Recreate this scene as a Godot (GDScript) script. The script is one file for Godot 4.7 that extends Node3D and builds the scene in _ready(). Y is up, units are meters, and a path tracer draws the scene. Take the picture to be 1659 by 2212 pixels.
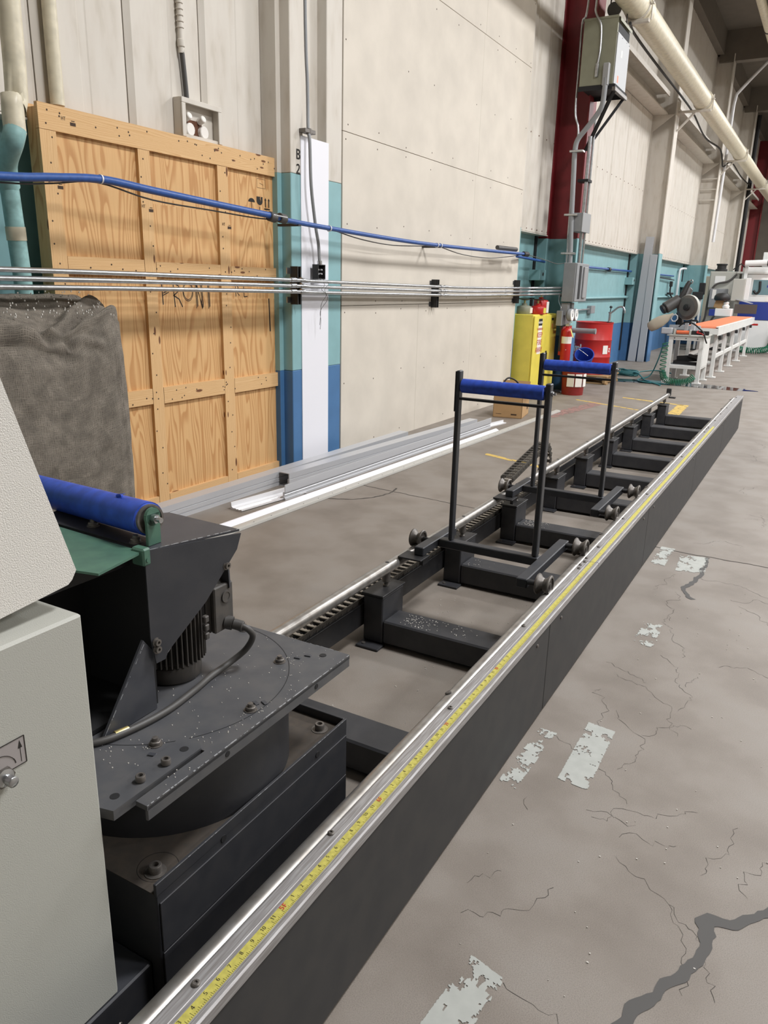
extends Node3D
# A workshop aisle: a long measured roller track with two carts, a turntable saw at its near end, and the painted steel wall beside it.

class MB:
	var st := SurfaceTool.new()
	var t := Transform3D.IDENTITY
	func _init() -> void:
		st.begin(Mesh.PRIMITIVE_TRIANGLES)
		st.set_smooth_group(-1)
	func tri(a: Vector3, b: Vector3, c: Vector3, o: Vector3) -> void:
		if (b - a).cross(c - a).dot(o) > 0.0:
			var s := b
			b = c
			c = s
		st.add_vertex(t * a)
		st.add_vertex(t * b)
		st.add_vertex(t * c)
	func quad(a: Vector3, b: Vector3, c: Vector3, d: Vector3, o: Vector3) -> void:
		tri(a, b, c, o)
		tri(a, c, d, o)
	func quad_uv(a: Vector3, b: Vector3, c: Vector3, d: Vector3, o: Vector3, u0: Vector2, u1: Vector2) -> void:
		# a is u0 (top left), b top right, c bottom right, d bottom left
		var p := [a, b, c, d]
		var u := [u0, Vector2(u1.x, u0.y), u1, Vector2(u0.x, u1.y)]
		var order := [0, 1, 2, 0, 2, 3]
		if (b - a).cross(c - a).dot(o) > 0.0:
			order = [0, 2, 1, 0, 3, 2]
		for k in order:
			st.set_uv(u[k])
			st.add_vertex(t * p[k])
	func box(lo: Vector3, hi: Vector3, e := 0.0) -> MB:
		# a box between two corners with its edges chamfered by e
		var c := (lo + hi) / 2.0
		var h := (hi - lo).abs() / 2.0
		e = minf(e, minf(h.x, minf(h.y, h.z)) * 0.45)
		var sg := [-1.0, 1.0]
		for ax in 3:
			var u := (ax + 1) % 3
			var w := (ax + 2) % 3
			for s in sg:
				var q: Array[Vector3] = []
				for k in [[-1, -1], [1, -1], [1, 1], [-1, 1]]:
					var p := Vector3()
					p[ax] = s * h[ax]
					p[u] = k[0] * (h[u] - e)
					p[w] = k[1] * (h[w] - e)
					q.append(c + p)
				var o := Vector3()
				o[ax] = s
				quad(q[0], q[1], q[2], q[3], o)
		if e > 0.0:
			for ax in 3:
				var u := (ax + 1) % 3
				var w := (ax + 2) % 3
				for su in sg:
					for sw in sg:
						var p := Vector3()
						p[u] = su * h[u]
						p[w] = sw * (h[w] - e)
						var r := Vector3()
						r[u] = su * (h[u] - e)
						r[w] = sw * h[w]
						var l := Vector3()
						l[ax] = h[ax] - e
						var o := Vector3()
						o[u] = su
						o[w] = sw
						quad(c + p - l, c + p + l, c + r + l, c + r - l, o)
			for sx in sg:
				for sy in sg:
					for sz in sg:
						var o := Vector3(sx, sy, sz)
						tri(c + o * Vector3(h.x, h.y - e, h.z - e), c + o * Vector3(h.x - e, h.y, h.z - e), c + o * Vector3(h.x - e, h.y - e, h.z), o)
		return self
	func frame(a: Vector3, b: Vector3) -> Basis:
		# y along a->b
		var y := (b - a).normalized()
		var r := Vector3.UP if absf(y.y) < 0.9 else Vector3.RIGHT
		var x := r.cross(y).normalized()
		return Basis(x, y, x.cross(y))
	func bar(a: Vector3, b: Vector3, w: float, h: float, e := 0.0) -> MB:
		# a square bar from a to b: w sideways, h in the other direction
		var keep := t
		var f := frame(a, b)
		t = t * Transform3D(f, (a + b) / 2.0)
		var l := a.distance_to(b) / 2.0
		box(Vector3(-w / 2, -l, -h / 2), Vector3(w / 2, l, h / 2), e)
		t = keep
		return self
	func lathe(prof: Array, n := 24, at := Transform3D.IDENTITY, hard := 40.0) -> MB:
		# prof: [radius, y] from one end to the other, turned about y; corners sharper than «hard» degrees stay sharp
		var keep := t
		t = t * at
		var g := 1
		for k in prof.size() - 1:
			var r0: float = prof[k][0]
			var y0: float = prof[k][1]
			var r1: float = prof[k + 1][0]
			var y1: float = prof[k + 1][1]
			if k > 0:
				var d0 := Vector2(r0 - prof[k - 1][0], y0 - prof[k - 1][1])
				var d1 := Vector2(r1 - r0, y1 - y0)
				if rad_to_deg(absf(d0.angle_to(d1))) > hard:
					g += 1
			st.set_smooth_group(g)
			var up := 1.0 if y1 >= y0 else -1.0
			for i in n:
				var a0 := TAU * i / n
				var a1 := TAU * (i + 1) / n
				var c0 := Vector3(cos(a0), 0, sin(a0))
				var c1 := Vector3(cos(a1), 0, sin(a1))
				var o := (c0 + c1) * (y1 - y0) * up + Vector3(0, (r0 - r1) * 2.0 * up, 0)
				if y0 == y1:
					o = Vector3(0, 1.0 if r1 < r0 else -1.0, 0)
				elif prof[0][1] > prof[-1][1]:
					o = (c0 + c1) * absf(y1 - y0) + Vector3(0, (r1 - r0) * 2.0, 0)
				elif y1 < y0:
					o = -((c0 + c1) * absf(y1 - y0) + Vector3(0, (r1 - r0) * 2.0, 0))
				var p := [c0 * r0 + Vector3(0, y0, 0), c1 * r0 + Vector3(0, y0, 0), c1 * r1 + Vector3(0, y1, 0), c0 * r1 + Vector3(0, y1, 0)]
				if r0 > 1e-6:
					tri(p[0], p[1], p[2], o)
				if r1 > 1e-6:
					tri(p[0], p[2], p[3], o)
		st.set_smooth_group(-1)
		t = keep
		return self
	func rod(a: Vector3, b: Vector3, r: float, n := 16, e := 0.0) -> MB:
		var l := a.distance_to(b)
		if e > 0.0:
			return lathe([[0, 0], [r - e, 0], [r, e], [r, l - e], [r - e, l], [0, l]], n, Transform3D(frame(a, b), a))
		return lathe([[0, 0], [r, 0], [r, l], [0, l]], n, Transform3D(frame(a, b), a))
	func tube(pts: Array, r: float, n := 8, caps := true) -> MB:
		# a round rope through points
		var m := pts.size()
		var rings := []
		var x := Vector3()
		for k in m:
			var d: Vector3 = (pts[mini(k + 1, m - 1)] - pts[maxi(k - 1, 0)]).normalized()
			if k == 0:
				x = (Vector3.UP if absf(d.y) < 0.9 else Vector3.RIGHT).cross(d).normalized()
			else:
				x = (x - d * x.dot(d)).normalized()
			var y := d.cross(x)
			var ring := []
			for i in n:
				var a := TAU * i / n
				ring.append(pts[k] + (x * cos(a) + y * sin(a)) * r)
			rings.append(ring)
		st.set_smooth_group(1)
		for k in m - 1:
			for i in n:
				var j := (i + 1) % n
				var o: Vector3 = rings[k][i] + rings[k][j] - pts[k] * 2.0
				quad(rings[k][i], rings[k][j], rings[k + 1][j], rings[k + 1][i], o)
		st.set_smooth_group(-1)
		if caps:
			for i in n:
				var j := (i + 1) % n
				tri(pts[0], rings[0][i], rings[0][j], pts[0] - pts[1])
				tri(pts[m - 1], rings[m - 1][i], rings[m - 1][j], pts[m - 1] - pts[m - 2])
		return self
	func prism(poly: PackedVector2Array, d: float, at: Transform3D) -> MB:
		# a flat outline in x-y, given thickness d towards +z
		var keep := t
		t = t * at
		var idx := Geometry2D.triangulate_polygon(poly)
		for k in range(0, idx.size(), 3):
			var p := []
			for i in 3:
				p.append(Vector3(poly[idx[k + i]].x, poly[idx[k + i]].y, 0))
			tri(p[0], p[1], p[2], Vector3(0, 0, -1))
			var f := Vector3(0, 0, d)
			tri(p[0] + f, p[1] + f, p[2] + f, Vector3(0, 0, 1))
		var ccw := not Geometry2D.is_polygon_clockwise(poly)
		for k in poly.size():
			var a := poly[k]
			var b := poly[(k + 1) % poly.size()]
			var o := Vector3(b.y - a.y, a.x - b.x, 0) * (1.0 if ccw else -1.0)
			quad(Vector3(a.x, a.y, 0), Vector3(b.x, b.y, 0), Vector3(b.x, b.y, d), Vector3(a.x, a.y, d), o)
		t = keep
		return self
	func put(m: Mesh, at: Transform3D) -> MB:
		for k in m.get_surface_count():
			var a := m.surface_get_arrays(k)
			var v: PackedVector3Array = a[Mesh.ARRAY_VERTEX]
			var idx: PackedInt32Array = a[Mesh.ARRAY_INDEX] if a[Mesh.ARRAY_INDEX] != null else PackedInt32Array()
			if idx.is_empty():
				for p in v:
					st.add_vertex(t * (at * p))
			for i in idx:
				st.add_vertex(t * (at * v[i]))
		return self
	func done() -> ArrayMesh:
		st.generate_normals()
		return st.commit()

var M := {}
var offs := {}
var used := {}
var rng := RandomNumberGenerator.new()
var shapes := {}
const G_AT := Vector3(-0.597, 0, 0)     # the roller track runs along its own slightly turned axis
const G_TURN := 0.006

func v2(a: Array) -> PackedVector2Array:
	var p := PackedVector2Array()
	for k in range(0, a.size(), 2):
		p.append(Vector2(a[k], a[k + 1]))
	return p

func curve(a: Array, n := 6) -> Array:
	# a smooth line through points
	var out := []
	for k in a.size() - 1:
		var p0: Vector3 = a[maxi(k - 1, 0)]
		var p3: Vector3 = a[mini(k + 2, a.size() - 1)]
		for i in n:
			out.append(a[k].cubic_interpolate(a[k + 1], p0, p3, float(i) / n))
	out.append(a[-1])
	return out

func numbered(called: String) -> String:
	if not used.has(called):
		used[called] = 0
		return called
	used[called] += 1
	return "%s_%03d" % [called, used[called]]

func tag(o: Node, label: String, category := "", group := "", kind := "") -> Node:
	for k in [["label", label], ["category", category], ["group", group], ["kind", kind]]:
		if k[1] != "":
			o.set_meta(k[0], k[1])
	return o

func thing(called: String, label: String, category: String, at: Vector3, group := "", on_track := false) -> Node3D:
	# a thing's root stands at its base; its parts are drawn in the same axes as «at»
	var o := Node3D.new()
	o.name = numbered(called)
	add_child(o)
	if on_track:
		o.rotation.y = G_TURN
		o.position = G_AT + Basis(Vector3.UP, G_TURN) * at
	else:
		o.position = at
	offs[o] = at
	tag(o, label, category, group)
	return o

func part(called: String, b, m: Material, p: Node, label := "") -> MeshInstance3D:
	var o := MeshInstance3D.new()
	o.name = called
	o.mesh = b.done() if b is MB else b
	o.material_override = m
	if offs.has(p):
		o.position = -offs[p]
	p.add_child(o, true)
	if label != "":
		o.set_meta("label", label)
	return o

func piece(called: String, mesh: Mesh, at: Transform3D, m: Material, p: Node) -> MeshInstance3D:
	# one of many alike pieces that share a mesh
	var o := MeshInstance3D.new()
	o.name = called
	o.mesh = mesh
	o.material_override = m
	o.transform = at
	if offs.has(p):
		o.position -= offs[p]
	p.add_child(o, true)
	return o

func single(called: String, b, m: Material, label: String, category: String, group := "", on_track := false) -> MeshInstance3D:
	var o := MeshInstance3D.new()
	o.name = numbered(called)
	o.mesh = b.done() if b is MB else b
	o.material_override = m
	add_child(o)
	if on_track:
		o.rotation.y = G_TURN
		o.position = G_AT
	tag(o, label, category, group)
	return o

func setting(called: String, b, m: Material, label: String) -> MeshInstance3D:
	var o := single(called, b, m, label, "")
	o.set_meta("kind", "structure")
	return o

func letters(s: String, size: float, bold := false, depth := 0.0006) -> Mesh:
	var f := SystemFont.new()
	f.font_names = PackedStringArray(["Droid Sans"])
	f.font_weight = 700 if bold else 400
	var tm := TextMesh.new()
	tm.font = f
	tm.text = s
	tm.font_size = 32
	tm.pixel_size = size / 32.0
	tm.depth = depth
	tm.curve_step = 2.0
	return tm

func face_x(x: float, y: float, z: float) -> Transform3D:
	# writing on a face that looks towards +x: its right is towards -z
	return Transform3D(Basis(Vector3(0, 0, -1), Vector3(0, 1, 0), Vector3(1, 0, 0)), Vector3(x, y, z))

func plate_x(zy: Array, x0: float, x1: float) -> MB:
	# a plate whose outline is given as z, y and which fills x0..x1
	return MB.new().prism(v2(zy), x1 - x0, Transform3D(Basis(Vector3(0, 0, 1), Vector3(0, 1, 0), Vector3(1, 0, 0)), Vector3(x0, 0, 0)))

func plate_y(xz: Array, y0: float, y1: float) -> MB:
	return MB.new().prism(v2(xz), y1 - y0, Transform3D(Basis(Vector3(1, 0, 0), Vector3(0, 0, 1), Vector3(0, 1, 0)), Vector3(0, y0, 0)))

func bx(x0: float, y0: float, z0: float, x1: float, y1: float, z1: float, e := 0.0) -> MB:
	return MB.new().box(Vector3(x0, y0, z0), Vector3(x1, y1, z1), e)

# ---------------------------------------------------------------- materials
func noise(freq: float, oct := 4, sd := 1, kind := FastNoiseLite.TYPE_SIMPLEX_SMOOTH) -> FastNoiseLite:
	var n := FastNoiseLite.new()
	n.noise_type = kind
	n.frequency = freq
	n.fractal_octaves = oct
	n.seed = sd
	return n

func tex(n: FastNoiseLite, size: int, ramp: Array, normal := 0.0) -> NoiseTexture2D:
	var t := NoiseTexture2D.new()
	t.width = size
	t.height = size
	t.seamless = true
	t.seamless_blend_skirt = 0.2
	t.noise = n
	if normal > 0.0:
		t.as_normal_map = true
		t.bump_strength = normal
	elif ramp.size():
		var g := Gradient.new()
		g.offsets = PackedFloat32Array(ramp.map(func(r): return r[0]))
		g.colors = PackedColorArray(ramp.map(func(r): return r[1]))
		t.color_ramp = g
	return t

func mat(called: String, c: Color, rough := 0.6, metal := 0.0, albedo: Texture2D = null, scale := 1.0, bump: Texture2D = null, depth := 0.3) -> StandardMaterial3D:
	var m := StandardMaterial3D.new()
	m.resource_name = called
	m.albedo_color = c
	m.roughness = rough
	m.metallic = metal
	if albedo:
		m.albedo_texture = albedo
	if bump:
		m.normal_enabled = true
		m.normal_texture = bump
		m.normal_scale = depth
	if albedo or bump:
		m.uv1_triplanar = true
		m.uv1_world_triplanar = true
		m.uv1_scale = Vector3.ONE * scale
	M[called] = m
	return m

func rgb(r: int, g: int, b: int) -> Color:
	return Color8(r, g, b)

func wear(lo: float, hi: float) -> Array:
	return [[0.0, Color(lo, lo, lo)], [0.5, Color(1, 1, 1) * ((lo + hi) / 2.0) + Color(0, 0, 0, 1)], [1.0, Color(hi, hi, hi)]]

func plywood_image() -> Image:
	# rotary-cut veneer: long flame-shaped figures running up the sheet
	var w := 512
	var h := 1024
	var im := Image.create(w, h, false, Image.FORMAT_RGB8)
	var a := noise(0.0035, 3, 11)
	var f := noise(0.02, 3, 12)
	var big := noise(0.004, 2, 13)
	for y in h:
		for x in w:
			var s := a.get_noise_2d(x * 1.3, y * 0.26) * 3.4 + big.get_noise_2d(x, y * 0.2 + 900.0) * 1.5
			var ring := fposmod(s * 1.7, 1.0)
			var late := smoothstep(0.35, 0.85, ring) * (1.0 - smoothstep(0.9, 1.0, ring))
			var grain := f.get_noise_2d(x * 9.0, y * 0.35) * 0.5 + 0.5
			var k := clampf(0.55 * late + 0.28 * grain, 0.0, 1.0)
			var c := Color(0.86, 0.70, 0.49).lerp(Color(0.70, 0.49, 0.285), k)
			im.set_pixel(x, y, c)
	return im

func pine_image() -> Image:
	var w := 256
	var h := 1024
	var im := Image.create(w, h, false, Image.FORMAT_RGB8)
	var a := noise(0.01, 3, 21)
	var f := noise(0.03, 3, 22)
	var knots := []
	var r := RandomNumberGenerator.new()
	r.seed = 5
	for k in 7:
		knots.append(Vector3(r.randf_range(30, w - 30), r.randf_range(0, h), r.randf_range(6, 12)))
	for y in h:
		for x in w:
			var bend := 0.0
			var dark := 0.0
			for k in knots:
				var dx: float = x - k.x
				var dy: float = (y - k.y) * 0.6
				var d2 := dx * dx + dy * dy
				bend += signf(dx) * 14.0 * exp(-d2 / (k.z * k.z * 9.0))
				dark = maxf(dark, 1.0 - smoothstep(k.z * 0.55, k.z, sqrt(d2)))
			var s := (x - bend) * 0.09 + a.get_noise_2d(x, y * 0.15) * 2.0
			var ring := fposmod(s, 1.0)
			var g := f.get_noise_2d(x * 6.0, y * 0.3) * 0.5 + 0.5
			var c := Color(0.87, 0.73, 0.54).lerp(Color(0.77, 0.585, 0.375), 0.55 * ring * ring + 0.3 * g)
			im.set_pixel(x, y, c.lerp(Color(0.36, 0.2, 0.1), dark * 0.85))
	return im

func weave_image() -> Image:
	# loose canvas: crossing threads, worn pale in patches, with sawdust caught in it
	var n := 512
	var im := Image.create(n, n, false, Image.FORMAT_RGB8)
	var a := noise(0.008, 4, 31)
	var th := noise(0.05, 2, 32)
	for y in n:
		for x in n:
			var u := sin((x + 4.0 * th.get_noise_2d(x, y * 0.3)) * TAU * 64.0 / n)
			var q := sin((y + 4.0 * th.get_noise_2d(x * 0.3, y)) * TAU * 64.0 / n)
			var cloth := maxf(u, q) * 0.5 + 0.5
			var worn := a.get_noise_2d(x, y) * 0.5 + 0.5
			var k := cloth * (0.35 + 0.65 * worn)
			im.set_pixel(x, y, Color(0.27, 0.25, 0.225).lerp(Color(0.60, 0.565, 0.515), k))
	return im

func materials() -> void:
	var fine := tex(noise(0.045, 5, 2), 512, wear(0.86, 1.04))
	var soft := tex(noise(0.012, 5, 3), 512, wear(0.945, 1.015))
	var grit := tex(noise(0.16, 3, 4), 512, [], 4.0)
	var dust := tex(noise(0.02, 5, 6), 512, [[0.0, Color(0.86, 0.86, 0.87)], [0.5, Color(0.95, 0.945, 0.94)], [0.72, Color(1, 0.985, 0.965)], [1.0, Color(1, 0.99, 0.98)]])
	var streak := tex(noise(0.012, 4, 8), 512, [[0.0, Color(0.92, 0.91, 0.89)], [0.3, Color(0.98, 0.975, 0.97)], [0.6, Color(1, 1, 1)], [1.0, Color(1, 1, 1)]])
	var concrete := tex(noise(0.006, 6, 7), 1024, [[0.0, Color(0.86, 0.84, 0.82)], [0.4, Color(0.93, 0.915, 0.90)], [0.6, Color(0.97, 0.96, 0.95)], [1.0, Color(1.0, 1.0, 1.0)]])
	var speck := tex(noise(0.12, 4, 9), 1024, [[0.0, Color(0.74, 0.72, 0.70)], [0.3, Color(0.89, 0.885, 0.88)], [0.7, Color(0.97, 0.97, 0.97)], [1.0, Color(1, 1, 1)]])
	mat("cream", rgb(208, 202, 192), 0.6, 0.0, streak, 0.5, null)
	M.cream.uv1_scale = Vector3(1.2, 0.35, 1.2)
	mat("board", rgb(213, 205, 192), 0.65, 0.0, soft, 0.35)
	mat("teal", rgb(136, 178, 182), 0.5, 0.0, soft, 0.7)
	mat("blue_paint", rgb(72, 116, 162), 0.5, 0.0, soft, 0.7)
	mat("red_paint", rgb(118, 26, 32), 0.5, 0.0, soft, 0.6)
	mat("floor", rgb(145, 138, 130), 0.62, 0.0, concrete, 0.45)
	M.floor.detail_enabled = true
	M.floor.detail_albedo = speck
	M.floor.detail_blend_mode = BaseMaterial3D.BLEND_MODE_MUL
	M.floor.detail_uv_layer = BaseMaterial3D.DETAIL_UV_2
	M.floor.uv2_triplanar = true
	M.floor.uv2_world_triplanar = true
	M.floor.uv2_scale = Vector3.ONE * 2.6
	mat("roof", rgb(112, 104, 94), 0.8, 0.0, soft, 0.4)
	mat("grey_wall", rgb(190, 184, 172), 0.8)
	mat("cart_black", rgb(52, 54, 59), 0.45, 0.0, dust, 1.6)
	mat("dusty", rgb(74, 67, 60), 0.85, 0.0, dust, 3.0)
	mat("bare_edge", rgb(176, 178, 182), 0.5, 0.3)
	mat("black_paint", rgb(52, 53, 57), 0.5, 0.0, dust, 1.6)
	mat("panel_grey", rgb(53, 53, 54), 0.6, 0.0, dust, 1.0)
	mat("plate_grey", rgb(84, 85, 88), 0.5, 0.0, dust, 1.4)
	mat("guard_blue", rgb(66, 68, 74), 0.42, 0.0, dust, 1.4)
	mat("dark_steel", rgb(46, 46, 48), 0.5, 0.2, dust, 2.2)
	mat("cavity", rgb(24, 24, 26), 0.7)
	mat("steel", rgb(178, 176, 174), 0.36, 0.75, tex(noise(0.02, 5, 14), 512, [[0.0, Color(0.78, 0.75, 0.72)], [0.5, Color(0.92, 0.91, 0.89)], [1.0, Color(1, 1, 1)]]), 2.0)
	mat("wheel_steel", rgb(122, 117, 112), 0.45, 0.6, fine, 4.0)
	mat("galvanised", rgb(196, 198, 200), 0.28, 0.95, fine, 1.0)
	mat("aluminium", rgb(196, 197, 200), 0.42, 0.35)
	mat("white_aluminium", rgb(226, 226, 228), 0.4, 0.15)
	mat("scratched", rgb(178, 177, 177), 0.42, 0.45, tex(noise(0.03, 5, 15), 512, [[0.0, Color(0.78, 0.76, 0.74)], [0.5, Color(0.92, 0.91, 0.91)], [0.75, Color(1, 1, 1)], [1.0, Color(1, 1, 1)]]), 1.5)
	M.scratched.uv1_scale = Vector3(14, 14, 0.7)
	mat("tape_yellow", rgb(196, 187, 92), 0.5, 0.0, fine, 3.0)
	mat("ink", rgb(38, 34, 30), 0.8)
	mat("red_ink", rgb(176, 62, 40), 0.7)
	mat("roller_blue", rgb(44, 80, 188), 0.45, 0.0, tex(noise(0.03, 5, 16), 512, wear(0.75, 1.1)), 2.0)
	mat("green", rgb(74, 112, 96), 0.45, 0.0, dust, 2.0)
	mat("machine_grey", rgb(176, 176, 168), 0.6, 0.0, null, 5.0, grit, 0.15)
	mat("hood_grey", rgb(222, 219, 212), 0.55, 0.0, null, 5.0, grit, 0.35)
	mat("motor", rgb(80, 77, 74), 0.65, 0.0, dust, 3.0)
	mat("rubber", rgb(36, 35, 35), 0.55)
	mat("cable_grey", rgb(72, 70, 68), 0.5)
	mat("brass", rgb(196, 178, 120), 0.35, 0.8)
	mat("blue_pipe", rgb(46, 88, 160), 0.4, 0.0, fine, 1.5)
	mat("grey_box", rgb(142, 144, 146), 0.5, 0.0, soft, 1.0)
	mat("olive_grey", rgb(140, 140, 120), 0.5, 0.0, soft, 1.0)
	mat("silver_sheet", rgb(158, 159, 160), 0.5, 0.3)
	mat("yellow", rgb(232, 215, 90), 0.4, 0.0, soft, 0.8)
	mat("red", rgb(186, 34, 32), 0.38, 0.0, soft, 0.8)
	mat("white", rgb(230, 230, 228), 0.5)
	mat("paper", rgb(232, 228, 222), 0.7)
	mat("white_frame", rgb(222, 222, 218), 0.45, 0.0, soft, 0.8)
	mat("orange", rgb(222, 112, 72), 0.5)
	mat("roller_orange", rgb(226, 132, 96), 0.5)
	mat("machine_blue", rgb(40, 60, 140), 0.45)
	mat("window_glass", rgb(112, 140, 146), 0.15)
	mat("card", rgb(186, 150, 106), 0.8, 0.0, soft, 1.2)
	mat("card_inside", rgb(150, 122, 88), 0.85)
	mat("sheet_white", rgb(232, 232, 238), 0.5)
	mat("hose_green", rgb(40, 112, 84), 0.4)
	mat("hose_teal", rgb(52, 120, 124), 0.5)
	mat("bucket_red", rgb(140, 34, 32), 0.5, 0.0, fine, 1.0)
	mat("plastic_blue", rgb(36, 66, 160), 0.45)
	mat("plank_grey", rgb(176, 178, 182), 0.5)
	mat("bag", rgb(178, 168, 150), 0.9)
	mat("smoke_plastic", rgb(90, 86, 82), 0.3, 0.2)
	mat("pallet_wood", rgb(166, 134, 92), 0.8, 0.0, fine, 3.0)
	mat("sealant", rgb(78, 76, 74), 0.75)
	mat("crack", rgb(70, 65, 60), 0.9)
	mat("drilled", rgb(190, 188, 182), 0.45, 0.2)
	mat("floor_paint", rgb(170, 172, 166), 0.7, 0.0, soft, 3.0)
	mat("floor_yellow", rgb(196, 166, 88), 0.7)
	mat("floor_red", rgb(146, 112, 106), 0.7)
	mat("puddle", rgb(46, 46, 48), 0.03)
	mat("pale_pipe", rgb(222, 213, 188), 0.42, 0.0, fine, 0.6)
	mat("teal_pipe", rgb(150, 192, 190), 0.5, 0.0, fine, 1.2)
	mat("nail", rgb(66, 48, 34), 0.8)
	mat("rust", rgb(96, 60, 40), 0.8)
	mat("chips", rgb(196, 192, 184), 0.7)
	for k in [["plywood", plywood_image()], ["pine", pine_image()], ["canvas", weave_image()]]:
		var m := mat(k[0], Color.WHITE, 0.75)
		m.albedo_texture = ImageTexture.create_from_image(k[1])
	M.canvas.roughness = 0.95
	M.canvas.uv1_scale = Vector3(2.2, 2.2, 1)
	M.plywood.roughness = 0.7
	var lamp := mat("lamp_glow", Color(0.95, 0.95, 0.95))
	lamp.emission_enabled = true
	lamp.emission = Color(1.0, 0.96, 0.9)
	lamp.emission_energy_multiplier = 6.0

# ---------------------------------------------------------------- camera, sky, lamps
func camera_and_sky() -> void:
	var cam := Camera3D.new()
	cam.name = "camera"
	cam.position = Vector3(0, 1.32, 0)
	cam.rotation = Vector3(-0.29267, 0.51462, 0.024905)
	cam.fov = rad_to_deg(2.0 * atan(1106.0 / 1640.15))
	cam.near = 0.05
	cam.far = 120.0
	add_child(cam)
	cam.current = true
	var e := Environment.new()
	e.background_mode = Environment.BG_COLOR
	e.background_color = Color(0.55, 0.6, 0.66)
	e.tonemap_mode = Environment.TONE_MAPPER_LINEAR
	e.tonemap_exposure = 1.0
	e.sdfgi_enabled = true
	e.ssao_enabled = true
	e.ssil_enabled = true
	var we := WorldEnvironment.new()
	we.name = "environment"
	we.environment = e
	add_child(we)

func lamps() -> void:
	# rows of LED high-bay lamps under the roof
	for row in [[1.2, 5], [6.5, 5]]:
		for k in row[1]:
			var at := Vector3(row[0], 6.33, -3.4 - 6.5 * k)
			var n := thing("high_bay_lamp", "%s white high-bay lamp from the rear end in the row %s" % [["first", "second", "third", "fourth", "fifth"][k], "over the aisle" if row[0] < 3 else "on the far side"], "lamp", at, "high-bay lamps under the roof")
			part("housing", bx(at.x - 0.62, at.y, at.z - 0.62, at.x + 0.62, at.y + 0.07, at.z + 0.62, 0.01), M.white, n)
			part("diffuser", bx(at.x - 0.59, at.y - 0.012, at.z - 0.59, at.x + 0.59, at.y - 0.001, at.z + 0.59), M.lamp_glow, n)
			part("suspension_rod", MB.new().rod(at + Vector3(0, 0.07, 0), at + Vector3(0, 0.745, 0), 0.008, 8), M.galvanised, n)
			var a := AreaLight3D.new()
			a.name = "lamp_light"
			a.area_size = Vector2(1.18, 1.18)
			a.light_color = Color(0.985, 0.987, 0.995)
			a.light_energy = LAMP
			a.shadow_enabled = true
			a.area_range = 60.0
			a.area_attenuation = 2.0
			a.rotation.x = -PI / 2
			a.position = Vector3(0, -0.02, 0)
			n.add_child(a)

const LAMP := 37.5

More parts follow.
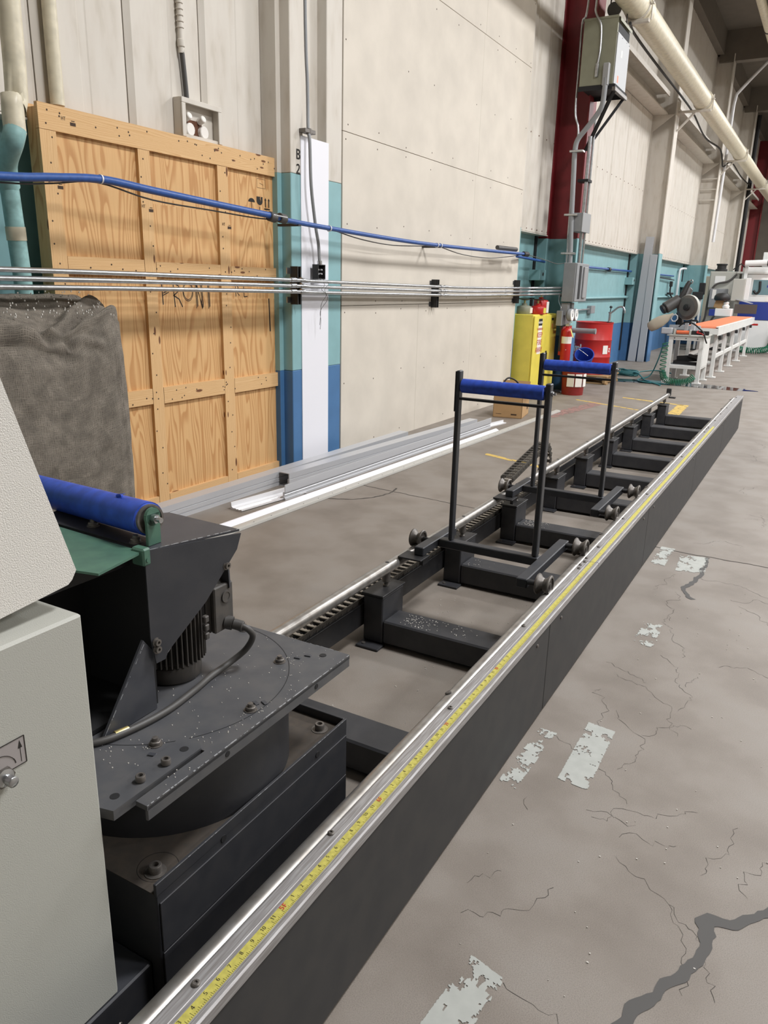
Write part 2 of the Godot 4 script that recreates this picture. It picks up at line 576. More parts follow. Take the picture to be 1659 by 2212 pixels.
# ---------------------------------------------------------------- the room
func room() -> void:
	# a concrete floor
	var fl := setting("floor", bx(-3.8, -0.2, -36, 12, 0, 7), M.floor, "worn grey concrete workshop floor with cracks and paint marks")
	fl.set_meta("category", "floor")
	setting("ceiling", bx(-3.8, 7.1, -36, 12, 7.3, 7), M.roof, "brown roof deck high above the workshop")
	setting("wall_right", bx(12, -0.2, -36, 12.2, 7.3, 7), M.grey_wall, "pale wall on the far side of the workshop")
	setting("wall_back", bx(-3.8, -0.2, 7, 12.2, 7.3, 7.2), M.grey_wall, "pale wall behind the viewer")
	setting("wall_front", bx(-3.8, -0.2, -36.2, 12.2, 7.3, -36), M.roof, "brown end wall far down the workshop")
	var w := setting("wall_left", bx(-3.8, 0, -36, -3.62, 7.1, 7), M.cream, "long steel wall clad in cream panels above a teal and blue dado")
	# lower sheets: blue up to 0.71, teal above, in bays between the columns
	var bays := [[3.0, -4.36], [-4.9, -10.0], [-10.3, -15.25], [-15.55, -21.2], [-21.5, -27.0], [-27.3, -33.0]]
	for b in bays:
		var z0: float = b[0]
		var z1: float = b[1]
		var back := 0.09 if z0 > 0.0 else 0.0     # the bay with the crate lies a little deeper
		var foot := 2.03 if z0 > 0.0 else 1.96
		part("dado_sheet", bx(-3.62, 0.0, z0, -3.47 - back, 0.71, z1), M.blue_paint, w)
		part("dado_sheet", bx(-3.62, 0.711, z0, -3.47 - back, 1.195, z1, 0.004), M.teal, w)
		part("dado_sheet", bx(-3.62, 1.2, z0, -3.47 - back, 2.2, z1, 0.004), M.teal, w)
		part("ledge", bx(-3.47 - back, 1.185, z0, -3.45 - back, 1.205, z1), M.teal, w)
		part("flashing", bx(-3.475 - back, foot - 0.015, z0, -3.345 - back, foot - 0.005, z1), M.cream, w)
		# upper cladding in vertical pans with a joint between each
		var n := maxi(1, roundi((z0 - z1) / (0.56 if z0 > 0.0 else 0.86)))
		var pw := (z0 - z1) / n
		for k in n:
			var a := z0 - k * pw
			var hi := 6.62
			var poly := [a - 0.004, -3.372, a - 0.035, -3.35, a - pw * 0.5 + 0.03, -3.352, a - pw * 0.5 + 0.022, -3.355, a - pw * 0.5 - 0.022, -3.355, a - pw * 0.5 - 0.03, -3.352, a - pw + 0.035, -3.35, a - pw + 0.004, -3.372, a - pw + 0.004, -3.42, a - 0.004, -3.42]
			var m := MB.new()
			m.prism(v2(poly), hi - foot, Transform3D(Basis(Vector3(0, 0, 1), Vector3(1, 0, 0), Vector3(0, 1, 0)), Vector3(-back, foot, 0)))
			part("cladding_panel", m, M.cream, w)
		# rows of fixing screws along the bottom edge and half way up
		var s := MB.new()
		var zz := z0 - 0.12
		while zz > z1:
			s.lathe([[0.009, 0], [0.007, 0.006], [0, 0.008]], 6, Transform3D(Basis(Vector3.FORWARD, PI / 2), Vector3(-3.352 - back, foot + 0.03, zz)))
			zz -= 0.19
		zz = z0 - 0.3
		while zz > z1 and z0 < 0.0:
			s.lathe([[0.009, 0], [0.007, 0.006], [0, 0.008]], 6, Transform3D(Basis(Vector3.FORWARD, PI / 2), Vector3(-3.352 - back, 3.02, zz)))
			zz -= 0.28
		var sc := part("cladding_screws", s, M.rust, w)
		sc.set_meta("kind", "stuff")
	# the front wall panel: eight-foot boards fixed over the steel between column and cabinet
	var jz := [-5.03, -6.22, -7.47, -8.77]
	var rows := [[0.0, 1.145, [-5.03, -6.3, -7.5, -8.77]], [1.149, 2.356, [-5.03, -7.42, -8.77]], [2.36, 3.575, [-5.03, -7.46, -8.77]], [3.579, 4.8, [-5.03, -7.49, -8.77]], [4.804, 6.6, [-5.03, -7.45, -8.77]]]
	for r in rows:
		for k in r[2].size() - 1:
			part("wall_board", bx(-3.30, r[0], r[2][k] - 0.001, -3.26, r[1], r[2][k + 1] + 0.001, 0.0015), M.board, w)
	part("stud_wall", bx(-3.46, 0, -5.03, -3.301, 6.6, -8.75), M.board, w)
	part("end_stud", bx(-3.40, 0.71, -8.772, -3.275, 1.97, -8.83, 0.004), M.teal, w)
	part("end_stud", bx(-3.40, 0.0, -8.772, -3.275, 0.709, -8.83, 0.004), M.blue_paint, w)
	part("end_stud", bx(-3.40, 1.971, -8.772, -3.275, 6.6, -8.83, 0.004), M.cream, w)
	var s2 := MB.new()
	for r in rows:
		for yy in [r[0] + 0.05, (r[0] + r[1]) * 0.5, r[1] - 0.05]:
			for i in 9:
				if rng.randf() < 0.85:
					s2.lathe([[0.0065, 0], [0.004, 0.0015], [0, 0.0018]], 6, Transform3D(Basis(Vector3.FORWARD, PI / 2), Vector3(-3.26, yy + rng.randf_range(-0.03, 0.03), -5.08 - i * 0.455 + rng.randf_range(-0.02, 0.02))))
	part("board_screws", s2, M.nail, w).set_meta("kind", "stuff")
	# horizontal channel high on the wall between the columns
	for b in bays.slice(2):
		var m := MB.new()
		m.box(Vector3(-3.37, 4.27, b[0]), Vector3(-3.345, 4.62, b[1]))
		m.box(Vector3(-3.35, 4.60, b[0]), Vector3(-3.10, 4.62, b[1]))
		m.box(Vector3(-3.35, 4.27, b[0]), Vector3(-3.10, 4.29, b[1]))
		m.box(Vector3(-3.12, 4.55, b[0]), Vector3(-3.10, 4.60, b[1]))
		part("girt_channel", m, M.cream, w)
		part("eave_beam", bx(-3.62, 6.6, b[0], -3.2, 7.1, b[1]), M.roof, w)
	part("eave_beam", bx(-3.62, 6.6, 3.0, -3.3, 7.1, -10.0), M.roof, w)

	# the painted column in the near wall, with a channel front
	var c := setting("steel_column", bx(-3.62, 2.005, -4.36, -3.34, 6.6, -4.99), M.cream, "near wall column painted blue, teal and cream around a white board")
	for y in [[0.0, 0.708, M.blue_paint], [0.709, 2.004, M.teal], [2.005, 6.6, M.cream]]:
		part("flange", bx(-3.42, y[0], -4.405, -3.262, y[1], -4.545, 0.004), y[2], c)
		part("flange", bx(-3.42, y[0], -4.825, -3.262, y[1], -5.02, 0.004), y[2], c)
		if y[1] < 3.0:
			part("web", bx(-3.62, y[0], -4.36, -3.34, y[1], -4.99), y[2], c)
	var st := MB.new().put(letters("BE", 0.088, true), face_x(-3.2615, 2.125, -4.512)).put(letters("20", 0.088, true), face_x(-3.2615, 2.035, -4.512))
	part("stencil_lettering", st, M.ink, c)
	# main frame columns further along
	column(-10.0, M.red_paint, 1.92, "dark red main column carrying the grey power boxes")
	column(-15.25, M.cream, 1.96, "cream column with a teal foot behind the leaning grey planks")
	column(-21.2, M.cream, 1.94, "cream column with a teal foot behind the mitre saw")
	column(-27.0, M.cream, 1.94, "farthest cream column beyond the white machine")
	column(-33.0, M.red_paint, 1.9, "far dark red column at the end of the cream wall")
	for z in [-15.4, -21.35, -27.15]:
		setting("roof_rafter", bx(-3.3, 6.45, z - 0.12, 12, 7.1, z + 0.12), M.roof, "brown steel rafter crossing the roof at a wall column")
	for x in [-1.2, 0.8, 2.8]:
		setting("roof_purlin", bx(x, 6.85, -36, x + 0.12, 7.1, 7), M.roof, "brown purlin running along under the roof deck")

func column(z: float, top: Material, y: float, label: String) -> void:
	var c := setting("steel_column", bx(-3.62, y, z - 0.135, -2.975, 6.6, z - 0.15), top, label)
	for s in [[0.0, 0.709, M.blue_paint], [0.71, y - 0.001, M.teal], [y, 6.6, top]]:
		part("front_flange", bx(-2.975, s[0], z, -2.955, s[1], z - 0.29, 0.003), s[2], c)
		part("rear_flange", bx(-3.62, s[0], z, -3.35, s[1], z - 0.29, 0.003), s[2], c)
		if s[1] < 3.0:
			part("web", bx(-3.62, s[0], z - 0.135, -2.975, s[1], z - 0.15), s[2], c)
	if top == M.cream:
		part("knee_plate", MB.new().prism(v2([-3.35, 4.0, -2.975, 4.27, -3.35, 4.27]), 0.012, Transform3D(Basis.IDENTITY, Vector3(0, 0, z - 0.02))), top, c)
		for k in 3:
			if z > -22 and z < -20:
				part("rung", MB.new().rod(Vector3(-3.35, 3.45 + 0.24 * k, z - 0.03), Vector3(-2.975, 3.45 + 0.24 * k, z - 0.03), 0.018, 8), top, c)

# ---------------------------------------------------------------- marks on the floor
func ribbon(pts: Array, y: float) -> MB:
	# pts: x, z, width; a flat strip with ragged edges
	var b := MB.new()
	var l := []
	var n := noise(9.0, 3, 44)
	for k in pts.size() - 1:
		var d := Vector2(pts[k + 1][0] - pts[k][0], pts[k + 1][1] - pts[k][1])
		var steps := maxi(1, int(d.length() / 0.012))
		for i in steps:
			var f := float(i) / steps
			var p := Vector2(pts[k][0], pts[k][1]) + d * f
			var s := d.normalized().orthogonal()
			var wd: float = lerpf(pts[k][2], pts[k + 1][2], f)
			var j := n.get_noise_2d(p.x, p.y)
			var q := n.get_noise_2d(p.x + 7.0, p.y + 3.0)
			p += s * (j * minf(0.02, 0.004 + wd * 0.5))
			l.append([p + s * wd * (0.5 + 0.35 * q), p - s * wd * (0.5 - 0.35 * j)])
	for k in l.size() - 1:
		b.quad(Vector3(l[k][0].x, y, l[k][0].y), Vector3(l[k][1].x, y, l[k][1].y), Vector3(l[k + 1][1].x, y, l[k + 1][1].y), Vector3(l[k + 1][0].x, y, l[k + 1][0].y), Vector3.UP)
	return b

func flakes(a: Vector2, b: Vector2, c: Vector2, keep: float, sd: int, y := 0.0012) -> MB:
	# what is left of a painted patch: a is one corner, b and c its neighbours; cells flake off by noise
	var m := MB.new()
	var n := noise(14.0, 4, sd)
	var u := b - a
	var v := c - a
	var cell := 0.0035
	var nu := int(u.length() / cell)
	var nv := int(v.length() / cell)
	for i in nu:
		for j in nv:
			var p := a + u * ((i + 0.5) / nu) + v * ((j + 0.5) / nv)
			var edge := minf(minf(i, nu - 1 - i), minf(j, nv - 1 - j)) / 6.0
			if n.get_noise_2d(p.x, p.y * 0.8) + 0.55 * n.get_noise_2d(p.x * 5.0 + 3.0, p.y * 3.0) < keep + 0.25 * clampf(edge, 0, 1) - 0.25:
				var q := []
				for k in [[0, 0], [1, 0], [1, 1], [0, 1]]:
					var r := a + u * (float(i + k[0]) / nu) + v * (float(j + k[1]) / nv)
					r += Vector2(n.get_noise_2d(r.x * 9.0, r.y * 9.0), n.get_noise_2d(r.x * 9.0 + 5.0, r.y * 9.0)) * 0.003
					q.append(Vector3(r.x, y, r.y))
				m.quad(q[0], q[1], q[2], q[3], Vector3.UP)
	return m

func floor_marks() -> void:
	var f: Node = get_node("floor")
	part("sealed_crack", ribbon([[0.35, -1.9, 0.02], [0.2, -1.72, 0.022], [0.09, -1.61, 0.022], [0.04, -1.565, 0.026], [-0.012, -1.515, 0.04], [-0.019, -1.44, 0.026], [-0.052, -1.357, 0.026], [-0.097, -1.269, 0.022], [-0.13, -1.18, 0.03], [-0.15, -1.08, 0.03]], 0.0012), M.sealant, f)
	part("sealed_crack", ribbon([[-0.362, -4.05, 0.02], [-0.354, -3.71, 0.02], [-0.396, -3.512, 0.022], [-0.36, -3.45, 0.018], [-0.33, -3.41, 0.022]], 0.0012), M.sealant, f)
	part("floor_joint", ribbon([[-3.2, -4.35, 0.008], [-2.3, -4.25, 0.008], [-1.7, -4.2, 0.007], [-0.9, -4.1, 0.007], [-0.47, -4.06, 0.009], [0.5, -4.08, 0.009], [2.0, -4.1, 0.009]], 0.0008), M.crack, f)
	part("floor_joint", ribbon([[-0.2, -8.0, 0.012], [0.6, -8.0, 0.012], [2.0, -8.0, 0.012]], 0.0008), M.crack, f)
	var ring := []
	for k in 30:
		var an := -0.35 + TAU * 0.62 * k / 29.0
		ring.append([-2.68 + 0.34 * cos(an), -4.22 + 0.36 * sin(an), 0.012])
	part("core_cut_ring", ribbon(ring, 0.0009), M.crack, f)
	# fine crazing: thin wandering cracks, too many and too faint to count
	var b := MB.new()
	var r := RandomNumberGenerator.new()
	r.seed = 77
	for k in 150:
		var p := Vector2(r.randf_range(-0.52, 1.1), -r.randf_range(1.0, 8.0))
		var d := r.randf_range(0, TAU)
		var l := []
		for i in r.randi_range(10, 34):
			l.append([p.x, p.y, r.randf_range(0.0003, 0.0011) * (1.0 + 0.22 * absf(p.y))])
			var e := d + r.randf_range(-1.0, 1.0)
			d += r.randf_range(-0.22, 0.22)
			p += Vector2(cos(e), sin(e)) * r.randf_range(0.008, 0.024)
			if p.x < -0.54:
				break
		if l.size() > 2:
			b.put(ribbon(l, 0.0005).done(), Transform3D.IDENTITY)
	part("fine_cracks", b, M.crack, f).set_meta("kind", "stuff")
	# worn white lane dashes
	for q in [[-0.464, -2.175, -0.378, -2.165, -0.460, -1.842, 0.44, 3], [-0.585, -2.06, -0.53, -2.06, -0.60, -1.735, 0.16, 5], [-0.432, -1.175, -0.352, -1.155, -0.462, -0.90, 0.30, 9], [-0.49, -4.02, -0.358, -4.05, -0.472, -3.76, 0.36, 11], [-0.60, -4.1, -0.53, -4.1, -0.60, -3.8, 0.3, 14], [-0.484, -3.06, -0.402, -3.06, -0.472, -2.83, 0.02, 12], [-0.2, -11.3, -0.05, -11.3, -0.2, -11.0, 0.3, 15], [-0.3, -8.3, -0.15, -8.3, -0.3, -8.1, 0.3, 16]]:
		part("paint_dash", flakes(Vector2(q[0], q[1]), Vector2(q[2], q[3]), Vector2(q[4], q[5]), q[6], q[7]), M.floor_paint, f)
	for q in [[-2.17, -9.95, -1.40, -9.74, -2.15, -9.86], [-1.46, -9.74, -1.33, -9.74, -1.42, -8.5], [-2.6, -9.36, -1.75, -8.98, -2.58, -9.29], [-2.3, -5.75, -1.75, -5.55, -2.28, -5.68]]:
		part("yellow_line", flakes(Vector2(q[0], q[1]), Vector2(q[2], q[3]), Vector2(q[4], q[5]), 0.42, 21, 0.001), M.floor_yellow, f)
	part("red_smear", flakes(Vector2(-2.36, -9.3), Vector2(-2.2, -9.2), Vector2(-2.55, -7.9), 0.2, 23, 0.0009), M.floor_red, f)
	var dirt := MB.new()
	for k in 420:
		var p := Vector3(r.randf_range(-0.52, 1.0), 0.001, -r.randf_range(0.9, 5.0))
		if k < 200:
			p = Vector3(r.randf_range(-1.3, -0.68), 0.001, -r.randf_range(1.35, 4.5))
		var s := r.randf_range(0.0005, 0.0016)
		dirt.box(p - Vector3(s, 0.001, s), p + Vector3(s * r.randf_range(0.5, 2.0), 0.001, s))
	part("aluminium_chips", dirt, M.chips, f).set_meta("kind", "stuff")
	# water standing by the saw table
	for q in [[-2.35, -11.85, 0.62, 0.22], [-1.3, -11.85, 0.5, 0.2], [-1.85, -12.0, 0.5, 0.18]]:
		var poly := []
		for k in 40:
			var an := TAU * k / 40.0
			var rr := 1.0 + 0.16 * sin(3.0 * an + q[0] * 5.0) + 0.09 * sin(7.0 * an)
			poly.append_array([q[0] + q[2] * rr * cos(an), q[1] + q[3] * rr * sin(an)])
		part("puddle", plate_y(poly, 0.0005, 0.002 - 0.0002 * absf(q[0])), M.puddle, f)

# ---------------------------------------------------------------- the roller track (axes: x across from its outer face, z along, away is negative)
func track() -> void:
	var t := thing("roller_track", "long dark steel roller track with round rails, crossbeams and a yellow tape along its edge", "roller track", Vector3(-0.35, 0, -4.2), "", true)
	# outer side sheets, butted end to end
	var cuts := [0.0, -2.15, -3.69, -5.23, -6.77, -8.307]
	for k in cuts.size() - 1:
		var p := part("side_sheet", bx(-0.012, 0.012, cuts[k] - 0.0015, 0.0, 0.33, cuts[k + 1] + 0.0015, 0.002), M.panel_grey, t)
		for zz in [cuts[k] - 0.12, cuts[k + 1] + 0.12]:
			part("side_screw", MB.new().lathe([[0.006, 0], [0.006, 0.002], [0.003, 0.0045], [0, 0.0045]], 10, Transform3D(Basis(Vector3.FORWARD, PI / 2), Vector3(0, 0.29, zz))), M.wheel_steel, p)
	# bright cap strip, in two lengths
	for s in [[0.0, -2.715], [-2.718, -8.307]]:
		var m := MB.new()
		m.prism(v2([-0.058, 0.334, -0.008, 0.334, -0.004, 0.330, -0.004, 0.318, 0.003, 0.318, 0.003, 0.337, 0.0, 0.340, -0.006, 0.340, -0.008, 0.338, -0.030, 0.338, -0.031, 0.3372, -0.034, 0.3372, -0.035, 0.338, -0.054, 0.338, -0.058, 0.336]), s[0] - s[1], Transform3D(Basis.IDENTITY, Vector3(0, 0, s[1])))
		part("cap_strip", m, M.scratched, t, "bright scratched cap strip")
	var scr := 0
	for s in [0.62, 0.985, 1.5, 2.04, 2.62, 2.66, 2.7, 2.745, 2.9, 3.35, 3.85, 4.4, 4.9, 5.4, 5.9, 6.05, 6.1, 6.15, 6.5, 6.9, 7.3, 7.7, 8.1]:
		var at := Vector3(-0.044 - 0.006 * (scr % 2), 0.338, -s)
		part("cap_screw", MB.new().lathe([[0.0065, 0], [0.0065, 0.003], [0.005, 0.0045], [0.0028, 0.0045], [0.0026, 0.002], [0, 0.002]], 12, Transform3D(Basis.IDENTITY, at)), M.wheel_steel, t)
		scr += 1
	# the measuring tape stuck on the strip: from 2.71 m a second length begins
	for s in [[0.0, -1.285], [-1.286, -2.712], [-2.716, -6.2]]:
		var y := 0.3386 if s[1] > -2.713 else 0.3384
		var tp := part("measuring_tape", bx(-0.0265, 0.338, s[0], -0.0105, y, s[1]), M.tape_yellow, t, "yellow measuring tape")
		var ink := MB.new()
		var z: float = s[0]
		var k0 := ceili(-s[0] / 0.0033)
		var k1 := floori(-s[1] / 0.0033)
		if s[1] > -4.0:
			for k in range(k0, k1):
				var l := 0.0085 if k % 8 == 0 else (0.0055 if k % 4 == 0 else 0.003)
				var zt := -k * 0.0033
				ink.quad(Vector3(-0.0108, y + 0.0002, zt), Vector3(-0.0108 - l, y + 0.0002, zt), Vector3(-0.0108 - l, y + 0.0002, zt - 0.0005), Vector3(-0.0108, y + 0.0002, zt - 0.0005), Vector3.UP)
		for k in range(1, 100):
			var at := 0.8 - 5.0 * 0.316 + k * 0.316 / 12.0
			if at < -s[0] + 0.01 or at > minf(-s[1], 3.8) - 0.01:
				continue
			var b := Basis(Vector3(0, 0, -1), Vector3(-1, 0, 0), Vector3(0, 1, 0))
			if k % 12 == 0:
				part("foot_mark", MB.new().put(letters("%dF" % [k / 12], 0.0125, true, 0.0002), Transform3D(b, Vector3(-0.0215, y + 0.0003, -at))), M.red_ink, tp)
			else:
				ink.put(letters(str(k % 12), 0.0088, false, 0.0002), Transform3D(b, Vector3(-0.0215, y + 0.0003, -at)))
		if s[1] > -4.0:
			part("tape_print", ink, M.ink, tp).set_meta("kind", "stuff")
	part("front_rail", MB.new().rod(Vector3(-0.085, 0.294, 0.0), Vector3(-0.085, 0.294, -2.72), 0.022, 28).rod(Vector3(-0.085, 0.294, -2.722), Vector3(-0.085, 0.294, -8.28), 0.022, 28), M.steel, t, "round steel rail beside the tape")
	for s in [1.60, 2.42, 3.15, 4.1, 4.9, 5.75, 6.6, 7.4, 8.1]:
		part("rail_screw", MB.new().lathe([[0.009, 0], [0.009, 0.003], [0.006, 0.005], [0, 0.004]], 12, Transform3D(Basis(Vector3.BACK, 0.5), Vector3(-0.094, 0.3138, -s))), M.wheel_steel, t)
	var back := part("back_rail", MB.new().rod(Vector3(-0.71, 0.281, -1.0), Vector3(-0.71, 0.281, -4.35), 0.022, 28).rod(Vector3(-0.71, 0.281, -4.352), Vector3(-0.71, 0.281, -8.33), 0.022, 28), M.steel, t, "round steel rail on short threaded studs")
	part("end_stop", bx(-0.73, 0.27, -8.37, -0.685, 0.345, -8.325, 0.004), M.dark_steel, back)
	part("end_tab", bx(-0.70, 0.25, -8.36, -0.635, 0.262, -8.31, 0.002), M.dark_steel, back)
	part("inner_web", bx(-0.06, 0.0, -1.3, -0.035, 0.318, -8.29), M.black_paint, t)
	# post and crossbeam stations
	var post_m := bx(-0.755, 0.01, -0.165, -0.672, 0.196, 0.0, 0.004).done()
	var cap_m := bx(-0.762, 0.196, -0.172, -0.668, 0.206, 0.006, 0.002).done()
	var foot_m := bx(-0.758, 0.0, -0.01, -0.662, 0.01, 0.052, 0.002).done()
	var stud := MB.new().lathe([[0.012, 0], [0.012, 0.006], [0.0085, 0.008], [0.0085, 0.02], [0.0165, 0.02], [0.0165, 0.045], [0.015, 0.062], [0, 0.062]], 16, Transform3D(Basis.IDENTITY, Vector3(-0.712, 0.206, -0.095)))
	var stud_m := stud.done()
	var beam_m := bx(-0.672, 0.012, -0.13, -0.045, 0.104, -0.002, 0.006).done()
	var bolt_m := MB.new().lathe([[0.007, 0], [0.007, 0.004], [0, 0.005]], 8).done()
	for s in [-1.556, -2.28, -2.997, -3.713, -4.438, -5.11, -5.857, -6.557, -7.314, -8.07]:
		var at := Transform3D(Basis.IDENTITY, Vector3(0, 0, s))
		var p := piece("post", post_m, at, M.black_paint, t)
		piece("cap_plate", cap_m, Transform3D.IDENTITY, M.dark_steel, p)
		var ft := piece("foot_plate", foot_m, Transform3D.IDENTITY, M.black_paint, p)
		piece("stud", stud_m, Transform3D.IDENTITY, M.wheel_steel, p)
		piece("foot_bolt", bolt_m, Transform3D(Basis.IDENTITY, Vector3(-0.735, 0.01, 0.03)), M.wheel_steel, p)
		piece("crossbeam", beam_m, at, M.black_paint, t)
		part("rail_plug", MB.new().lathe([[0.008, 0], [0.007, 0.002], [0, 0.002]], 10, Transform3D(Basis.IDENTITY, Vector3(-0.71, 0.302, s - 0.095))), M.dark_steel, back)
	# the tray that carries the cable chain
	var tr := MB.new()
	tr.box(Vector3(-0.764, 0.066, -1.0), Vector3(-0.759, 0.152, -8.2), 0.001)
	tr.box(Vector3(-0.85, 0.066, -1.0), Vector3(-0.764, 0.071, -8.2), 0.001)
	tr.box(Vector3(-0.85, 0.071, -1.0), Vector3(-0.845, 0.13, -8.2), 0.001)
	tr.box(Vector3(-0.772, 0.148, -1.0), Vector3(-0.759, 0.153, -8.2), 0.001)
	part("chain_tray", tr, M.dark_steel, t, "galvanised dark tray under the back rail")
	var chips := MB.new()
	rng.seed = 9
	for c in [[-0.55, -2.345, 90], [-0.6, -3.78, 120], [-0.4, -2.35, 20], [-0.61, -3.05, 12]]:
		for k in c[2]:
			var q := Vector3(c[0] + rng.randfn() * 0.04, 0.1045, c[1] + rng.randf_range(-0.045, 0.045))
			var s := rng.randf_range(0.0006, 0.0017)
			chips.box(q - Vector3(s, 0.0004, s), q + Vector3(s, 0.0012, s * 1.5))
	part("swarf", chips, M.chips, t).set_meta("kind", "stuff")

func cable_chain() -> void:
	var t := thing("cable_chain", "dark open-bar cable chain lying in the tray and doubling back at its loop", "cable chain", Vector3(-0.8, 0.07, -3.0), "", true)
	var path := []
	var z := -1.35
	while z > -4.47:
		path.append([Vector3(-0.805, 0.155, z), 0.0])
		z -= 0.04
	for k in 9:
		var a := PI * (k + 0.5) / 9.0
		path.append([Vector3(-0.807, 0.155 + 0.116 * (1.0 - cos(a)), -4.48 - 0.116 * sin(a)), a])
	for k in 15:
		path.append([Vector3(-0.805, 0.386 - 0.0063 * k, -4.47 + 0.0395 * k), PI - 0.158])
	var side := MB.new()
	side.prism(v2([-0.021, -0.016, 0.017, -0.016, 0.021, -0.01, 0.021, 0.01, 0.017, 0.016, -0.021, 0.016, -0.017, 0.0]), 0.005, Transform3D(Basis(Vector3(0, 0, -1), Vector3(0, 1, 0), Vector3(1, 0, 0)), Vector3(0.03, 0, 0)))
	side.prism(v2([-0.021, -0.016, 0.017, -0.016, 0.021, -0.01, 0.021, 0.01, 0.017, 0.016, -0.021, 0.016, -0.017, 0.0]), 0.005, Transform3D(Basis(Vector3(0, 0, -1), Vector3(0, 1, 0), Vector3(1, 0, 0)), Vector3(-0.035, 0, 0)))
	side.rod(Vector3(-0.037, 0, 0), Vector3(-0.033, 0, 0), 0.006, 10).rod(Vector3(0.033, 0, 0), Vector3(0.037, 0, 0), 0.006, 10)
	side.box(Vector3(-0.031, -0.016, -0.006), Vector3(0.031, -0.012, 0.006))
	var side_m := side.done()
	var bar := MB.new().box(Vector3(-0.032, 0.011, -0.008), Vector3(0.032, 0.016, 0.006), 0.001)
	for k in 4:
		bar.box(Vector3(-0.022 + 0.014 * k, 0.009, -0.013), Vector3(-0.016 + 0.014 * k, 0.014, -0.006))
	var bar_m := bar.done()
	mat("chain", rgb(70, 66, 60), 0.6, 0.0, M.guard_blue.albedo_texture, 4.0)
	mat("chain_bar", rgb(128, 120, 108), 0.6)
	for q in path:
		var at := Transform3D(Basis(Vector3.RIGHT, -q[1]), q[0])
		var l := piece("link", side_m, at, M.chain, t)
		piece("cross_bar", bar_m, Transform3D.IDENTITY, M.chain_bar, l)

func cart() -> void:
	var base := Vector3(-0.42, 0.31, -2.645)
	var t := thing("roller_cart", "nearer black cart on the track, its blue roller held between two uprights", "cart", base, "carts on the roller track", true)
	part("right_bar", bx(-0.203, 0.310, -2.392, -0.163, 0.345, -2.897, 0.003), M.cart_black, t)
	part("left_bar", bx(-0.654, 0.310, -2.487, -0.614, 0.345, -2.80, 0.003), M.cart_black, t)
	part("cross_member", bx(-0.614, 0.311, -2.622, -0.203, 0.344, -2.662, 0.003), M.cart_black, t)
	part("lower_plate", MB.new().box(Vector3(-0.70, 0.304, -2.44), Vector3(-0.60, 0.31, -2.52), 0.001).box(Vector3(-0.62, 0.28, -2.47), Vector3(-0.605, 0.306, -2.52)), M.dark_steel, t)
	for u in [[-0.568, 1.014, 0.008], [-0.220, 0.993, 0.010]]:
		var up := part("upright", bx(u[0] - u[2], 0.345, -2.629, u[0] + u[2], u[1], -2.661, 0.003), M.cart_black, t)
		if u[0] < -0.5:
			part("slot_plate", bx(u[0] - 0.012, 0.86, -2.630, u[0] - u[2], u[1] - 0.003, -2.662, 0.002), M.dark_steel, up)
		else:
			part("axle_nut", MB.new().lathe([[0.009, 0], [0.009, 0.007], [0.005, 0.007], [0.005, 0.016], [0, 0.017]], 6, Transform3D(Basis(Vector3.FORWARD, PI / 2), Vector3(u[0] + u[2], 0.958, -2.645))), M.galvanised, up)
	part("tie_bar", bx(-0.56, 0.905, -2.633, -0.23, 0.914, -2.657, 0.002), M.dark_steel, t)
	var r := part("roller", MB.new().lathe([[0.0, 0], [0.023, 0], [0.0265, 0.003], [0.0265, 0.319], [0.023, 0.322], [0, 0.322]], 28, Transform3D(Basis(Vector3.FORWARD, PI / 2), Vector3(-0.5555, 0.958, -2.645))), M.roller_blue, t, "blue plastic-wrapped roller")
	var sc := MB.new()
	rng.seed = 21
	for k in 26:
		var a := rng.randf_range(-2.6, 0.3)
		var x := -0.55 + rng.randf() * 0.31
		var l := rng.randf_range(0.003, 0.012)
		var c := Vector3(0, cos(a), sin(a))
		var d := (Vector3(1, 0, 0) * rng.randf_range(-1, 1) + Vector3(0, -sin(a), cos(a)) * 0.5).normalized()
		var p := Vector3(x, 0.958, -2.645) + c * 0.0268
		var w := d.cross(c) * rng.randf_range(0.0004, 0.0011)
		sc.quad(p - w, p + w, p + w + d * l, p - w + d * l, c)
	part("scratches", sc, M.chips, r).set_meta("kind", "stuff")
	part("axle", MB.new().rod(Vector3(-0.575, 0.958, -2.645), Vector3(-0.21, 0.958, -2.645), 0.006, 10), M.wheel_steel, t)
	# grooved wheels that ride on the round rails
	var prof := [[0, -0.025], [0.034, -0.025], [0.037, -0.022], [0.0365, -0.018], [0.026, -0.009], [0.0215, 0.0], [0.026, 0.009], [0.0365, 0.018], [0.037, 0.022], [0.034, 0.025], [0.028, 0.025], [0.027, 0.020], [0.011, 0.020], [0.011, 0.024], [0.0, 0.024]]
	for w in [[-0.104, 0.337, -2.40, -0.163], [-0.104, 0.337, -2.858, -0.163], [-0.712, 0.326, -2.634, -0.654]]:
		var wh := part("grooved_wheel", MB.new().lathe(prof, 28, Transform3D(Basis(Vector3.FORWARD, PI / 2), Vector3(w[0], w[1], w[2]))), M.wheel_steel, t)
		part("wheel_axle", MB.new().rod(Vector3(w[0], minf(w[1], 0.335), w[2]), Vector3(w[3], minf(w[1], 0.335), w[2]), 0.0105, 12), M.dark_steel, wh)
	var c2 := t.duplicate()
	c2.name = numbered("roller_cart")
	add_child(c2)
	c2.position = t.position + Basis(Vector3.UP, G_TURN) * Vector3(-0.009, 0, -1.012)
	c2.set_meta("label", "farther black cart on the track, beside the chain loop, with its blue roller")

